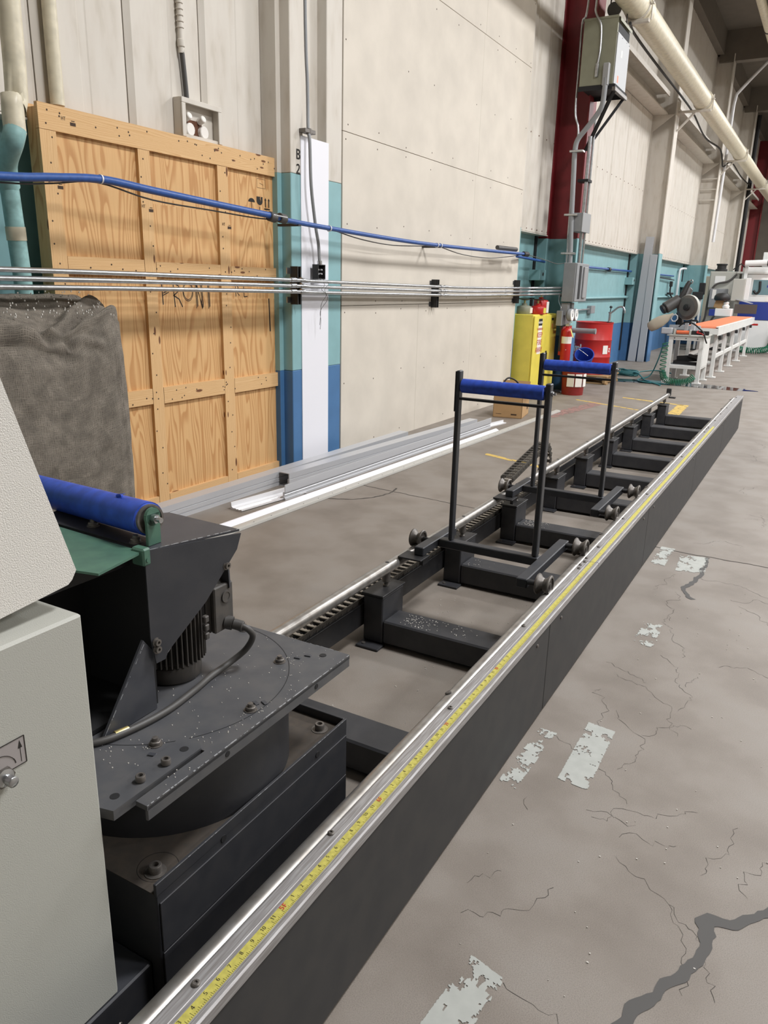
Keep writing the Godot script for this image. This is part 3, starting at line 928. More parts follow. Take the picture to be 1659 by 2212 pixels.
# ---------------------------------------------------------------- the saw at the near end of the track
func socket_bolt(p: Vector3, r: float, parent: Node, washer := true, hex := false) -> void:
	var m := MB.new()
	if washer:
		m.lathe([[0, 0], [r * 1.7, 0], [r * 1.7, r * 0.2], [0, r * 0.2]], 16, Transform3D(Basis.IDENTITY, p))
	if hex:
		m.lathe([[r * 1.35, r * 0.2], [r * 1.35, r * 0.95], [r * 1.2, r * 1.1], [r * 0.75, r * 1.1], [r * 0.75, r * 1.9], [0, r * 2.0]], 6, Transform3D(Basis.IDENTITY, p))
	else:
		m.lathe([[r, r * 0.2], [r, r * 1.3], [r * 0.9, r * 1.45], [r * 0.55, r * 1.45], [r * 0.52, r * 0.8], [0, r * 0.8]], 14, Transform3D(Basis.IDENTITY, p))
	part("bolt", m, M.wheel_steel, parent)

func saw() -> void:
	var t := thing("turntable_saw", "dark blue-grey turntable saw with finned motor, green cover and short blue roller", "saw", Vector3(-0.45, 0, -0.98), "", true)
	# base box with a sunk top
	var b := MB.new()
	var f := 0.006
	b.box(Vector3(-0.75, 0, -1.277), Vector3(-0.2, 0.356, -0.697), 0.002)
	b.box(Vector3(-0.2 - f, 0.352, -1.277), Vector3(-0.2, 0.377, -0.697), 0.001)
	b.box(Vector3(-0.75, 0.352, -1.277), Vector3(-0.206, 0.377, -1.277 + f), 0.001)
	b.box(Vector3(-0.75, 0.352, -1.27), Vector3(-0.744, 0.377, -0.697), 0.001)
	var base := part("base_box", b, M.black_paint, t)
	part("dust_layer", bx(-0.744, 0.356, -1.271, -0.206, 0.3568, -0.697), M.dusty, base)
	part("side_cover", bx(-0.2, 0.03, -1.272, -0.197, 0.235, -0.702, 0.001), M.black_paint, base)
	part("side_cover", bx(-0.2, 0.238, -1.272, -0.197, 0.338, -0.702, 0.001), M.black_paint, base)
	for z in [-0.86, -1.16]:
		part("side_hole", MB.new().lathe([[0, 0], [0.007, 0], [0.007, 0.0015], [0, 0.0015]], 14, Transform3D(Basis(Vector3.FORWARD, PI / 2), Vector3(-0.2, 0.352, z))), M.cavity, base)
	socket_bolt(Vector3(-0.24, 0.356, -0.735), 0.011, base)
	socket_bolt(Vector3(-0.245, 0.356, -1.235), 0.011, base)
	socket_bolt(Vector3(-0.70, 0.356, -1.235), 0.011, base)
	part("worn_ring", MB.new().lathe([[0.035, 0.0], [0.035, 0.0008], [0.034, 0.0008], [0.034, 0]], 30, Transform3D(Basis.IDENTITY, Vector3(-0.245, 0.356, -0.745))), M.dark_steel, base)
	part("drum", MB.new().lathe([[0.252, 0.356], [0.252, 0.53], [0.0, 0.53]], 72, Transform3D(Basis.IDENTITY, Vector3(-0.462, 0, -0.99))), M.black_paint, t)
	# top plate with its folded edge
	var pl := part("turntable_plate", plate_y([-0.182, -0.677, -0.182, -1.257, -0.506, -1.255, -0.70, -1.1, -0.74, -0.9, -0.74, -0.72, -0.40, -0.735, -0.335, -0.685, -0.285, -0.66, -0.225, -0.648, -0.213, -0.65, -0.213, -0.83, -0.206, -0.83, -0.206, -0.677], 0.541, 0.55), M.plate_grey, t)
	part("folded_edge", bx(-0.188, 0.522, -1.257, -0.182, 0.548, -0.677, 0.002), M.plate_grey, pl)
	part("mount_bar", plate_y([-0.213, -0.640, -0.213, -0.83, -0.222, -0.84, -0.265, -0.84, -0.262, -0.634, -0.24, -0.634], 0.536, 0.5535), M.plate_grey, pl)
	for h in [[-0.229, -1.224], [-0.235, -0.812], [-0.238, -0.665]]:
		part("plate_hole", MB.new().lathe([[0, 0], [0.0075, 0], [0.0075, 0.0012], [0, 0.0012]], 16, Transform3D(Basis.IDENTITY, Vector3(h[0], 0.5528 if h[1] > -1 else 0.5498, h[1]))), M.cavity, pl)
	for z in [-0.86, -1.13]:
		part("edge_hole", MB.new().lathe([[0, 0], [0.0055, 0], [0.0055, 0.001], [0, 0.001]], 14, Transform3D(Basis(Vector3.FORWARD, PI / 2), Vector3(-0.182, 0.535, z))), M.cavity, pl)
	# scribed circle
	var g := MB.new()
	for k in 90:
		var a0 := -2.6 + 4.3 * k / 90.0
		var a1 := -2.6 + 4.3 * (k + 1) / 90.0
		var c := Vector3(-0.462, 0.5503, -0.99)
		var o0 := Vector3(cos(a0), 0, -sin(a0))
		var o1 := Vector3(cos(a1), 0, -sin(a1))
		g.quad(c + o0 * 0.2535, c + o0 * 0.255, c + o1 * 0.255, c + o1 * 0.2535, Vector3.UP)
	part("scribed_circle", g, M.cavity, pl)
	for p in [[-0.290, -0.80], [-0.222, -0.972], [-0.290, -1.152], [-0.452, -1.232]]:
		socket_bolt(Vector3(p[0], 0.55, p[1]), 0.0075, pl, true, true)
	for p in [[-0.232, -0.712], [-0.23, -0.765]]:
		socket_bolt(Vector3(p[0], 0.5535, p[1]), 0.008, pl, false)
	for p in [[-0.272, -0.775, 0.3], [-0.258, -0.80, 0.3], [-0.228, -0.995, -0.4], [-0.215, -1.005, -0.4], [-0.268, -1.185, 0.2], [-0.255, -1.205, 0.2]]:
		part("stop_tab", MB.new().box(Vector3(-0.007, 0, -0.004), Vector3(0.007, 0.003, 0.004), 0.0005), M.guard_blue, pl).transform = Transform3D(Basis(Vector3.UP, p[2]), Vector3(p[0], 0.5495, p[1]))
	# saw housing: a dark hollow box behind the guard
	var h := MB.new()
	h.box(Vector3(-0.80, 0.55, -0.62), Vector3(-0.56, 0.86, -0.90))
	h.box(Vector3(-0.80, 0.55, -0.895), Vector3(-0.385, 0.862, -0.90))
	h.box(Vector3(-0.58, 0.552, -0.62), Vector3(-0.40, 0.56, -0.9))
	h.box(Vector3(-0.57, 0.83, -0.70), Vector3(-0.41, 0.858, -0.88))
	var ho := part("saw_housing", h, M.cavity, t, "black hollow of the saw housing")
	part("slide_bracket", MB.new().box(Vector3(-0.52, 0.70, -0.70), Vector3(-0.50, 0.83, -0.76), 0.003).rod(Vector3(-0.555, 0.77, -0.72), Vector3(-0.535, 0.77, -0.72), 0.012, 10).rod(Vector3(-0.555, 0.66, -0.80), Vector3(-0.54, 0.66, -0.80), 0.014, 10), M.dark_steel, ho)
	# guard plates in front of the motor
	var dirv := Vector3(0.056, -0.008, -0.184).normalized()
	var up := Vector3(0, 1, 0)
	var gx := Basis(Vector3(dirv.x, 0, dirv.z).normalized(), up, Vector3(dirv.x, 0, dirv.z).normalized().cross(up))
	var gd := part("guard_plate", MB.new().prism(v2([0, 0.866, 0.196, 0.858, 0.186, 0.828, 0.115, 0.74, 0.032, 0.664, 0.026, 0.651, 0.008, 0.648, 0.0, 0.70]), 0.004, Transform3D(gx, Vector3(-0.368, 0, -0.875))), M.guard_blue, t)
	part("guard_top", plate_y([-0.365, -0.875, -0.31, -1.06, -0.495, -1.066, -0.60, -0.96, -0.62, -0.89], 0.862, 0.866), M.guard_blue, gd)
	var pts := v2([-0.877, 0.70, -0.877, 0.552, -0.757, 0.552])
	part("lower_guard", plate_x([-0.882, 0.672, -0.884, 0.552, -0.757, 0.552, -0.862, 0.70], -0.376, -0.371), M.guard_blue, t)
	part("rear_tab", MB.new().prism(v2([-0.43, 0.765, -0.362, 0.80, -0.358, 0.728, -0.42, 0.69]), 0.004, Transform3D(Basis.IDENTITY, Vector3(0, 0.0, -1.085))), M.guard_blue, gd)
	for q in [Vector3(-0.362, 0.690, -0.884), Vector3(-0.362, 0.676, -0.884), Vector3(-0.320, 0.80, -1.03)]:
		part("guard_bolt", MB.new().lathe([[0.009, 0], [0.009, 0.002], [0.0065, 0.002], [0.0065, 0.007], [0.003, 0.007], [0.003, 0.004], [0, 0.004]], 12, Transform3D(Basis(Vector3.FORWARD, PI / 2 + 0.001), q)), M.wheel_steel, gd)
	part("guard_slot", MB.new().rod(Vector3(-0.3655, 0.735, -0.881), Vector3(-0.3635, 0.735, -0.881), 0.005, 10), M.cavity, gd)
	# green cover sheet, its upright bracket and the roller
	part("green_cover", MB.new().prism(v2([-0.343, -0.757, -0.364, -0.868, -0.66, -0.885, -0.66, -0.70, -0.50, -0.72]), 0.004, Transform3D(Basis(Vector3(1, 0, 0), Vector3(0, 0, 1), Vector3(0, 1, 0)), Vector3(0, 0.864, 0))), M.green, t, "green painted cover sheet")
	part("green_lug", MB.new().box(Vector3(-0.385, 0.842, -0.880), Vector3(-0.355, 0.874, -0.862), 0.003).rod(Vector3(-0.356, 0.853, -0.871), Vector3(-0.353, 0.853, -0.871), 0.004, 10), M.green, t)
	part("cover_strip", plate_y([-0.375, -0.878, -0.40, -0.92, -0.68, -0.945, -0.66, -0.89], 0.8665, 0.870), M.dark_steel, t)
	for p in [[-0.405, -0.893], [-0.54, -0.915]]:
		socket_bolt(Vector3(p[0], 0.870, p[1]), 0.007, t, true, true)
	var br := part("green_bracket", bx(-0.381, 0.866, -0.925, -0.375, 0.925, -0.893, 0.002), M.green, t, "green bracket plate")
	part("bracket_crown", MB.new().rod(Vector3(-0.381, 0.918, -0.909), Vector3(-0.375, 0.918, -0.909), 0.0165, 18), M.green, br)
	part("axle_nut", MB.new().rod(Vector3(-0.378, 0.915, -0.909), Vector3(-0.366, 0.915, -0.909), 0.0085, 6).rod(Vector3(-0.366, 0.915, -0.909), Vector3(-0.356, 0.914, -0.909), 0.005, 10), M.galvanised, br)
	var ra := Vector3(-0.386, 0.911, -0.911)
	var rb := Vector3(-0.85, 0.888, -0.985)
	var ro := part("short_roller", MB.new().lathe([[0.0, 0.0], [0.026, 0.0], [0.0285, 0.004], [0.0305, 0.004], [0.0305, 0.46], [0, 0.46]], 32, Transform3D(MB.new().frame(ra, rb), ra)), M.roller_blue, t, "short blue roller")
	var rd := (rb - ra).normalized()
	part("roller_end", MB.new().lathe([[0, -0.004], [0.012, -0.004], [0.012, -0.001], [0.022, -0.001], [0.023, -0.003], [0.027, -0.003], [0.0275, 0.004]], 28, Transform3D(MB.new().frame(ra, rb), ra)), M.wheel_steel, ro)
	part("torn_film", MB.new().box(Vector3(-0.006, 0, -0.004), Vector3(0.006, 0.004, 0.003), 0.001).bar(Vector3(-0.004, 0.004, 0), Vector3(0.014, 0.008, 0.004), 0.004, 0.0008), M.roller_blue, ro).transform = Transform3D(Basis(Vector3.UP, 0.2), ra + rd * 0.085 + Vector3(0.0, 0.030, 0.004))
	# the motor, standing on end, with cooling fins
	var mc := Vector3(-0.445, 0, -1.0)
	var mo := part("motor", MB.new().lathe([[0, 0.552], [0.055, 0.552], [0.058, 0.556], [0.058, 0.585], [0.05, 0.59], [0.05, 0.79], [0.054, 0.792], [0.054, 0.82], [0.04, 0.83], [0, 0.83]], 36, Transform3D(Basis.IDENTITY, mc)), M.motor, t, "finned grey motor")
	var fin_m := bx(0.048, 0.592, -0.0014, 0.068, 0.788, 0.0014, 0.0006).done()
	for k in 40:
		piece("fin", fin_m, Transform3D(Basis(Vector3.UP, TAU * k / 40.0), mc), M.motor, mo)
	for k in 3:
		part("fin_boss", bx(-0.371, 0.64 + 0.018 * k, -1.022, -0.360, 0.654 + 0.018 * k, -1.01, 0.002), M.motor, mo)
	part("terminal_box", MB.new().box(Vector3(-0.44, 0.637, -1.099), Vector3(-0.374, 0.742, -1.034), 0.007).box(Vector3(-0.435, 0.645, -1.055), Vector3(-0.385, 0.73, -1.02), 0.004), M.motor, mo)
	part("box_lid", bx(-0.374, 0.640, -1.096, -0.362, 0.738, -1.040, 0.005), M.motor, mo)
	part("blank_plug", MB.new().lathe([[0.013, 0], [0.013, 0.003], [0.009, 0.003], [0.009, 0.002], [0, 0.002]], 18, Transform3D(Basis(Vector3.FORWARD, PI / 2), Vector3(-0.362, 0.712, -1.073))), M.motor, mo)
	part("rating_plate", bx(-0.3865, 0.665, -1.033, -0.383, 0.715, -1.022, 0.0), M.rubber, mo)
	part("cable_gland", MB.new().rod(Vector3(-0.364, 0.655, -1.072), Vector3(-0.350, 0.653, -1.078), 0.014, 6).rod(Vector3(-0.350, 0.653, -1.078), Vector3(-0.330, 0.648, -1.086), 0.011, 12, 0.002), M.cable_grey, mo)
	var cab := part("motor_cable", MB.new().tube(curve([Vector3(-0.335, 0.650, -1.083), Vector3(-0.320, 0.642, -1.09), Vector3(-0.318, 0.622, -1.10), Vector3(-0.338, 0.588, -1.10), Vector3(-0.360, 0.563, -1.075), Vector3(-0.362, 0.557, -1.02), Vector3(-0.352, 0.557, -0.965), Vector3(-0.343, 0.557, -0.88), Vector3(-0.352, 0.557, -0.80), Vector3(-0.375, 0.557, -0.74), Vector3(-0.44, 0.557, -0.69)], 6), 0.0065, 12), M.cable_grey, t, "grey motor cable")
	part("brass_clip", MB.new().rod(Vector3(-0.3545, 0.557, -0.80), Vector3(-0.361, 0.557, -0.776), 0.0078, 12), M.brass, cab)
	var ew := MB.new()
	rng.seed = 17
	for e in [[Vector3(-0.182, 0.55, -0.677), Vector3(-0.182, 0.55, -1.257), 90, 0.0016], [Vector3(-0.182, 0.55, -1.257), Vector3(-0.506, 0.55, -1.255), 24, 0.001], [Vector3(-0.366, 0.866, -0.875), Vector3(-0.311, 0.866, -1.06), 46, 0.0018], [Vector3(-0.311, 0.855, -1.06), Vector3(-0.334, 0.75, -0.985), 20, 0.0013], [Vector3(-0.334, 0.75, -0.985), Vector3(-0.359, 0.655, -0.9), 12, 0.001], [Vector3(-0.366, 0.866, -0.876), Vector3(-0.366, 0.70, -0.876), 12, 0.001], [Vector3(-0.371, 0.69, -0.862), Vector3(-0.371, 0.555, -0.76), 22, 0.001], [Vector3(-0.2, 0.377, -0.697), Vector3(-0.2, 0.377, -1.277), 24, 0.0007]]:
		for k in e[2]:
			var q: Vector3 = e[0].lerp(e[1], rng.randf())
			var d: Vector3 = (e[1] - e[0]).normalized() * rng.randf_range(0.0008, 0.005)
			var s: float = e[3] * rng.randf_range(0.3, 1.0)
			ew.bar(q - d, q + d, s, s)
	part("worn_edges", ew, M.bare_edge, t).set_meta("kind", "stuff")
	var sw := MB.new()
	rng.seed = 4
	for k in 220:
		var q := Vector3(rng.randf_range(-0.42, -0.19), 0.5502, -rng.randf_range(0.70, 1.25))
		if rng.randf() < 0.5:
			var an := rng.randf_range(-2.4, 0.9)
			q = Vector3(-0.462 + 0.258 * cos(an), 0.5502, -0.99 - 0.258 * sin(an)) + Vector3(rng.randfn() * 0.012, 0, rng.randfn() * 0.012)
		if q.x > -0.19 or q.z < -1.25:
			continue
		var s := rng.randf_range(0.0003, 0.0008)
		sw.box(q - Vector3(s, 0.0004, s), q + Vector3(s, 0.001, s * 1.4))
	part("swarf", sw, M.chips, pl).set_meta("kind", "stuff")

	# grey cabinet in the near left corner, on its own foot
	var c := thing("control_cabinet", "pale grey steel cabinet at the near left corner with a push knob and sticker", "cabinet", Vector3(-0.4, 0, -0.4), "", true)
	part("foot_block", bx(-0.62, 0.0, -0.696, -0.2205, 0.21, -0.20, 0.003), M.guard_blue, c)
	part("body", bx(-0.60, 0.21, -0.628, -0.224, 0.878, -0.12, 0.004), M.machine_grey, c)
	var kn := part("push_knob", MB.new().lathe([[0.012, 0], [0.012, 0.005], [0.009, 0.006], [0.006, 0.007], [0.006, 0.012], [0.0072, 0.0125], [0.0072, 0.021], [0.006, 0.022], [0, 0.022]], 24, Transform3D(Basis(Vector3.FORWARD, PI / 2), Vector3(-0.224, 0.704, -0.487))), M.galvanised, c)
	part("knob_nut", MB.new().rod(Vector3(-0.2235, 0.704, -0.487), Vector3(-0.2195, 0.704, -0.487), 0.0145, 6), M.wheel_steel, kn)
	mat("sticker", rgb(158, 152, 150), 0.5)
	var stk := part("sticker", plate_x([-0.4, 0.747, -0.521, 0.747, -0.521, 0.708, -0.4, 0.708], -0.2242, -0.2234), M.sticker, c)
	var sp := MB.new()
	sp.bar(Vector3(-0.2232, 0.747, -0.4), Vector3(-0.2232, 0.747, -0.521), 0.0009, 0.0009).bar(Vector3(-0.2232, 0.708, -0.4), Vector3(-0.2232, 0.708, -0.521), 0.0009, 0.0009).bar(Vector3(-0.2232, 0.747, -0.521), Vector3(-0.2232, 0.708, -0.521), 0.0009, 0.0009)
	for k in 16:
		var a0 := 0.1 + 2.6 * k / 16.0
		var a1 := 0.1 + 2.6 * (k + 1) / 16.0
		sp.bar(Vector3(-0.2232, 0.712 + 0.023 * sin(a0), -0.479 - 0.027 * cos(a0)), Vector3(-0.2232, 0.712 + 0.023 * sin(a1), -0.479 - 0.027 * cos(a1)), 0.0011, 0.0005)
	sp.bar(Vector3(-0.2232, 0.712, -0.514), Vector3(-0.2232, 0.733, -0.514), 0.0006, 0.0004)
	sp.prism(v2([-0.517, 0.732, -0.511, 0.732, -0.514, 0.743]), 0.0004, Transform3D(Basis(Vector3(0, 0, 1), Vector3(0, 1, 0), Vector3(1, 0, 0)), Vector3(-0.2234, 0, 0)))
	sp.put(letters("2", 0.016), face_x(-0.2233, 0.718, -0.479))
	part("sticker_print", sp, M.ink, stk)
	part("foot_screw", MB.new().lathe([[0.005, 0], [0.004, 0.002], [0, 0.002]], 10, Transform3D(Basis(Vector3.FORWARD, PI / 2), Vector3(-0.2205, 0.15, -0.62))), M.wheel_steel, c)

	var hd := thing("saw_hood", "pale textured grey hood tilted over the cabinet at the left edge of the track", "hood", Vector3(-0.4, 0.9, -0.5), "", true)
	var hp := plate_x([-0.640, 0.9165, -0.632, 0.911, -0.527, 0.9, -0.30, 0.872, -0.20, 0.872, -0.20, 1.48, -0.50, 1.48, -0.566, 1.21, -0.648, 0.93], -0.56, -0.254)
	part("shell", hp, M.hood_grey, hd)
	part("side_panel", plate_x([-0.638, 0.918, -0.631, 0.913, -0.527, 0.902, -0.30, 0.874, -0.202, 0.874, -0.202, 1.478, -0.499, 1.478, -0.5645, 1.21, -0.646, 0.93], -0.254, -0.2505), M.hood_grey, hd)
	part("hinge_post", bx(-0.5, 0.86, -0.42, -0.3, 0.90, -0.2, 0.004), M.dark_steel, hd)

# ---------------------------------------------------------------- things along the near wall
func flat_x(pts: Array, w: float, x: float, st: MB) -> void:
	# a hand-drawn stroke on a face that looks towards +x: pts are z, y
	for k in range(0, pts.size() - 2, 2):
		var a := Vector2(pts[k], pts[k + 1])
		var b := Vector2(pts[k + 2], pts[k + 3])
		var s := (b - a).normalized().orthogonal() * w * 0.5
		st.quad(Vector3(x, a.y + s.y, a.x + s.x), Vector3(x, a.y - s.y, a.x - s.x), Vector3(x, b.y - s.y, b.x - s.x), Vector3(x, b.y + s.y, b.x + s.x), Vector3.RIGHT)

func board(x0: float, x1: float, z0: float, z1: float, y0: float, y1: float, m: Material, called: String, p: Node, seed_at: float) -> MeshInstance3D:
	# a board whose grain runs along its longer side, with its own stretch of the wood
	var b := bx(x0, y0, z1, x1, y1, z0, 0.003)
	var o := part(called, b, m, p)
	return o

func grain_box(lo: Vector3, hi: Vector3, along_y: bool, u_per_m: float, v_per_m: float, off: Vector2) -> MB:
	var b := MB.new()
	var uv := func(p: Vector3, n: int) -> Vector2:
		var a: float = p.z if n != 2 else p.x
		var c: float = p.y if n != 1 else p.x
		return (Vector2(a * u_per_m, c * v_per_m) if along_y else Vector2(c * u_per_m, a * v_per_m)) + off
	for ax in 3:
		for s in [0, 1]:
			var u := (ax + 1) % 3
			var w := (ax + 2) % 3
			var q := []
			for k in [[0, 0], [1, 0], [1, 1], [0, 1]]:
				var p := Vector3()
				p[ax] = hi[ax] if s else lo[ax]
				p[u] = hi[u] if k[0] else lo[u]
				p[w] = hi[w] if k[1] else lo[w]
				q.append(p)
			var o := Vector3()
			o[ax] = 1.0 if s else -1.0
			var order := [0, 1, 2, 0, 2, 3]
			if (q[1] - q[0]).cross(q[2] - q[0]).dot(o) > 0.0:
				order = [0, 2, 1, 0, 3, 2]
			for k in order:
				b.st.set_uv(uv.call(q[k], ax))
				b.st.add_vertex(q[k])
	return b

func crate() -> void:
	var t := thing("crate_panel", "big plywood crate panel with pine battens and shipping marks leaning by the column", "crate panel", Vector3(-3.39, 0, -3.53))
	var X := -3.36
	var ends := [-2.58, -3.21, -3.86, -4.488]
	for k in 3:
		part("plywood_sheet", grain_box(Vector3(X - 0.075, 0.0, ends[k + 1] + 0.001), Vector3(X - 0.022, 2.07, ends[k] - 0.001), true, 1.3, 0.45, Vector2(0.31 * k, 0.23 * k)), M.plywood, t)
	var n := 0
	for b in [[-2.58, -2.672, 0.0, 1.975, true], [-3.178, -3.262, 0.0, 1.975, true], [-3.80, -3.895, 0.0, 1.975, true], [-4.385, -4.488, 0.0, 1.975, true], [-2.58, -4.488, 1.977, 2.09, false],
			[-2.673, -3.177, 1.325, 1.412, false], [-3.263, -3.799, 1.325, 1.405, false], [-3.896, -4.384, 1.315, 1.40, false], [-2.673, -3.177, 0.612, 0.70, false], [-3.263, -3.799, 0.605, 0.70, false], [-3.896, -4.384, 0.60, 0.695, false], [-2.673, -3.177, 0.0, 0.05, false], [-3.263, -3.799, 0.0, 0.05, false], [-3.896, -4.384, 0.0, 0.05, false]]:
		part("batten", grain_box(Vector3(X - 0.022, b[2], b[1] + 0.001), Vector3(X - 0.0005 * (n % 3), b[3], b[0] - 0.001), b[4], 4.5, 0.55, Vector2(0.37 * n, 0.29 * n)), M.pine, t)
		n += 1
	part("back_frame", grain_box(Vector3(X - 0.085, 0, -4.486), Vector3(X - 0.076, 2.088, -2.582), true, 4.0, 0.5, Vector2(0.2, 0.1)), M.pine, t)
	var nails := MB.new()
	rng.seed = 31
	for z in [-2.625, -3.22, -3.85, -4.43]:
		for k in 17:
			nails.lathe([[0.005, 0], [0.003, 0.001], [0, 0.001]], 6, Transform3D(Basis(Vector3.FORWARD, PI / 2), Vector3(X, 0.1 + k * 0.115 + rng.randf_range(-0.03, 0.03), z + rng.randf_range(-0.03, 0.03))))
	for k in 30:
		nails.lathe([[0.005, 0], [0.003, 0.001], [0, 0.001]], 6, Transform3D(Basis(Vector3.FORWARD, PI / 2), Vector3(X, rng.randf_range(2.0, 2.07), rng.randf_range(-4.45, -2.62))))
	for y in [1.36, 0.65]:
		for k in 22:
			nails.lathe([[0.005, 0], [0.003, 0.001], [0, 0.001]], 6, Transform3D(Basis(Vector3.FORWARD, PI / 2), Vector3(X, y + rng.randf_range(-0.03, 0.03), rng.randf_range(-4.35, -2.7))))
	part("nail_heads", nails, M.nail, t).set_meta("kind", "stuff")
	# marker lettering and stencilled handling marks
	var f := MB.new()
	var fx := X - 0.0212
	var letter := func(b: MB) -> MB:
		part("marker_letter", b, M.ink, t)
		return MB.new()
	flat_x([-3.315, 1.305, -3.32, 1.17], 0.007, fx, f)
	flat_x([-3.30, 1.308, -3.385, 1.305], 0.006, fx, f)
	flat_x([-3.325, 1.235, -3.372, 1.252], 0.006, fx, f)
	flat_x([-3.322, 1.222, -3.368, 1.24], 0.005, fx, f)
	f = letter.call(f)
	flat_x([-3.405, 1.29, -3.415, 1.155], 0.007, fx, f)
	flat_x([-3.405, 1.292, -3.45, 1.275, -3.445, 1.245, -3.405, 1.22], 0.006, fx, f)
	flat_x([-3.405, 1.222, -3.45, 1.20, -3.475, 1.155], 0.007, fx, f)
	f = letter.call(f)
	for e in [0.0, 0.006]:
		var l := []
		for k in 19:
			var a := TAU * k / 18.0
			l.append_array([-3.525 + (0.043 - e) * cos(a), 1.245 + (0.056 - e * 1.4) * sin(a)])
		flat_x(l, 0.004, fx, f)
	f = letter.call(f)
	for e in [0.0, 0.007, 0.013]:
		flat_x([-3.588 - e, 1.296, -3.594 - e, 1.145 + e], 0.004, fx, f)
		flat_x([-3.588 - e, 1.296, -3.648 + e * 0.4, 1.155 - e], 0.0035, fx, f)
		flat_x([-3.632 - e, 1.296, -3.642 - e, 1.14 + e], 0.004, fx, f)
	f = letter.call(f)
	for e in [0.0, 0.007, 0.013]:
		flat_x([-3.695 - e, 1.297, -3.70 - e, 1.142 + e], 0.004, fx, f)
	flat_x([-3.66, 1.297, -3.755, 1.292], 0.007, fx, f)
	flat_x([-3.665, 1.304, -3.75, 1.30], 0.004, fx, f)
	f = letter.call(f)
	flat_x([-3.955, 1.292, -3.96, 1.215], 0.006, fx, f)
	flat_x([-3.955, 1.292, -3.985, 1.27, -3.96, 1.25, -3.995, 1.22], 0.005, fx, f)
	f = letter.call(f)
	flat_x([-4.035, 1.292, -4.04, 1.212, -4.075, 1.215], 0.006, fx, f)
	f = letter.call(f)
	flat_x([-4.30, 1.20, -4.31, 0.98], 0.012, fx, f)
	part("marker_stroke", f, M.ink, t)
	var s := MB.new()
	var at := Transform3D(Basis(Vector3(0, 0, -1.17), Vector3(0, 0.82, 0), Vector3(1, 0, 0)), Vector3(fx, 1.796, -4.108))
	# umbrella, glass, arrows: x to the right, y up, in metres
	var um := []
	for k in 11:
		var a := PI * k / 10.0
		um.append_array([0.028 + 0.028 * cos(a), 0.008 + 0.028 * sin(a)])
	s.prism(v2(um), 0.0006, at)
	s.prism(v2([0.0265, -0.052, 0.0295, -0.052, 0.0295, 0.01, 0.0265, 0.01]), 0.0006, at)
	s.prism(v2([0.0265, -0.052, 0.036, -0.056, 0.0375, -0.048, 0.035, -0.05]), 0.0006, at)
	s.prism(v2([0.072, 0.055, 0.105, 0.055, 0.101, 0.04, 0.107, 0.028, 0.101, 0.008, 0.112, 0.033, 0.108, 0.042, 0.111, 0.055, 0.124, 0.055, 0.124, 0.018, 0.119, 0.004, 0.108, -0.005, 0.094, -0.006, 0.082, 0.0, 0.074, 0.012, 0.072, 0.022]), 0.0006, at)
	s.prism(v2([0.096, -0.02, 0.101, -0.02, 0.101, -0.052, 0.096, -0.052]), 0.0006, at)
	s.prism(v2([0.078, -0.055, 0.12, -0.055, 0.12, -0.051, 0.078, -0.051]), 0.0006, at)
	for dx in [0.0, 0.03]:
		s.prism(v2([0.146 + dx, -0.018, 0.146 + dx, 0.034, 0.141 + dx, 0.034, 0.150 + dx, 0.052, 0.159 + dx, 0.034, 0.154 + dx, 0.034, 0.154 + dx, -0.018]), 0.0006, at)
	s.prism(v2([0.138, -0.036, 0.188, -0.036, 0.188, -0.026, 0.138, -0.026]), 0.0006, at)
	s.prism(v2([0.138, -0.056, 0.188, -0.056, 0.188, -0.046, 0.138, -0.046]), 0.0006, at)
	part("handling_marks", s, M.ink, t)
	var hs := MB.new()
	for p in [[2.05, -2.76, true], [1.755, -2.655, false], [1.70, -3.235, false], [1.655, -3.88, false]]:
		hs.put(letters("HT", 0.022), face_x(X + 0.0003, p[0] - 0.01, p[1] + 0.04))
		hs.box(Vector3(X, p[0] - 0.035, p[1] - 0.03), Vector3(X + 0.0005, p[0] - 0.02, p[1] + 0.002))
		hs.box(Vector3(X, p[0] - 0.015, p[1] - 0.025), Vector3(X + 0.0005, p[0] - 0.012, p[1] - 0.005))
	for q in [[1.95, -4.20, 1.95, -4.285], [1.895, -4.20, 1.895, -4.285], [1.95, -4.20, 1.895, -4.20], [1.95, -4.285, 1.895, -4.285], [1.925, -4.225, 1.915, -4.265]]:
		flat_x([q[1], q[0], q[3], q[2]], 0.002, fx, hs)
	part("stamp_marks", hs, M.nail, t)

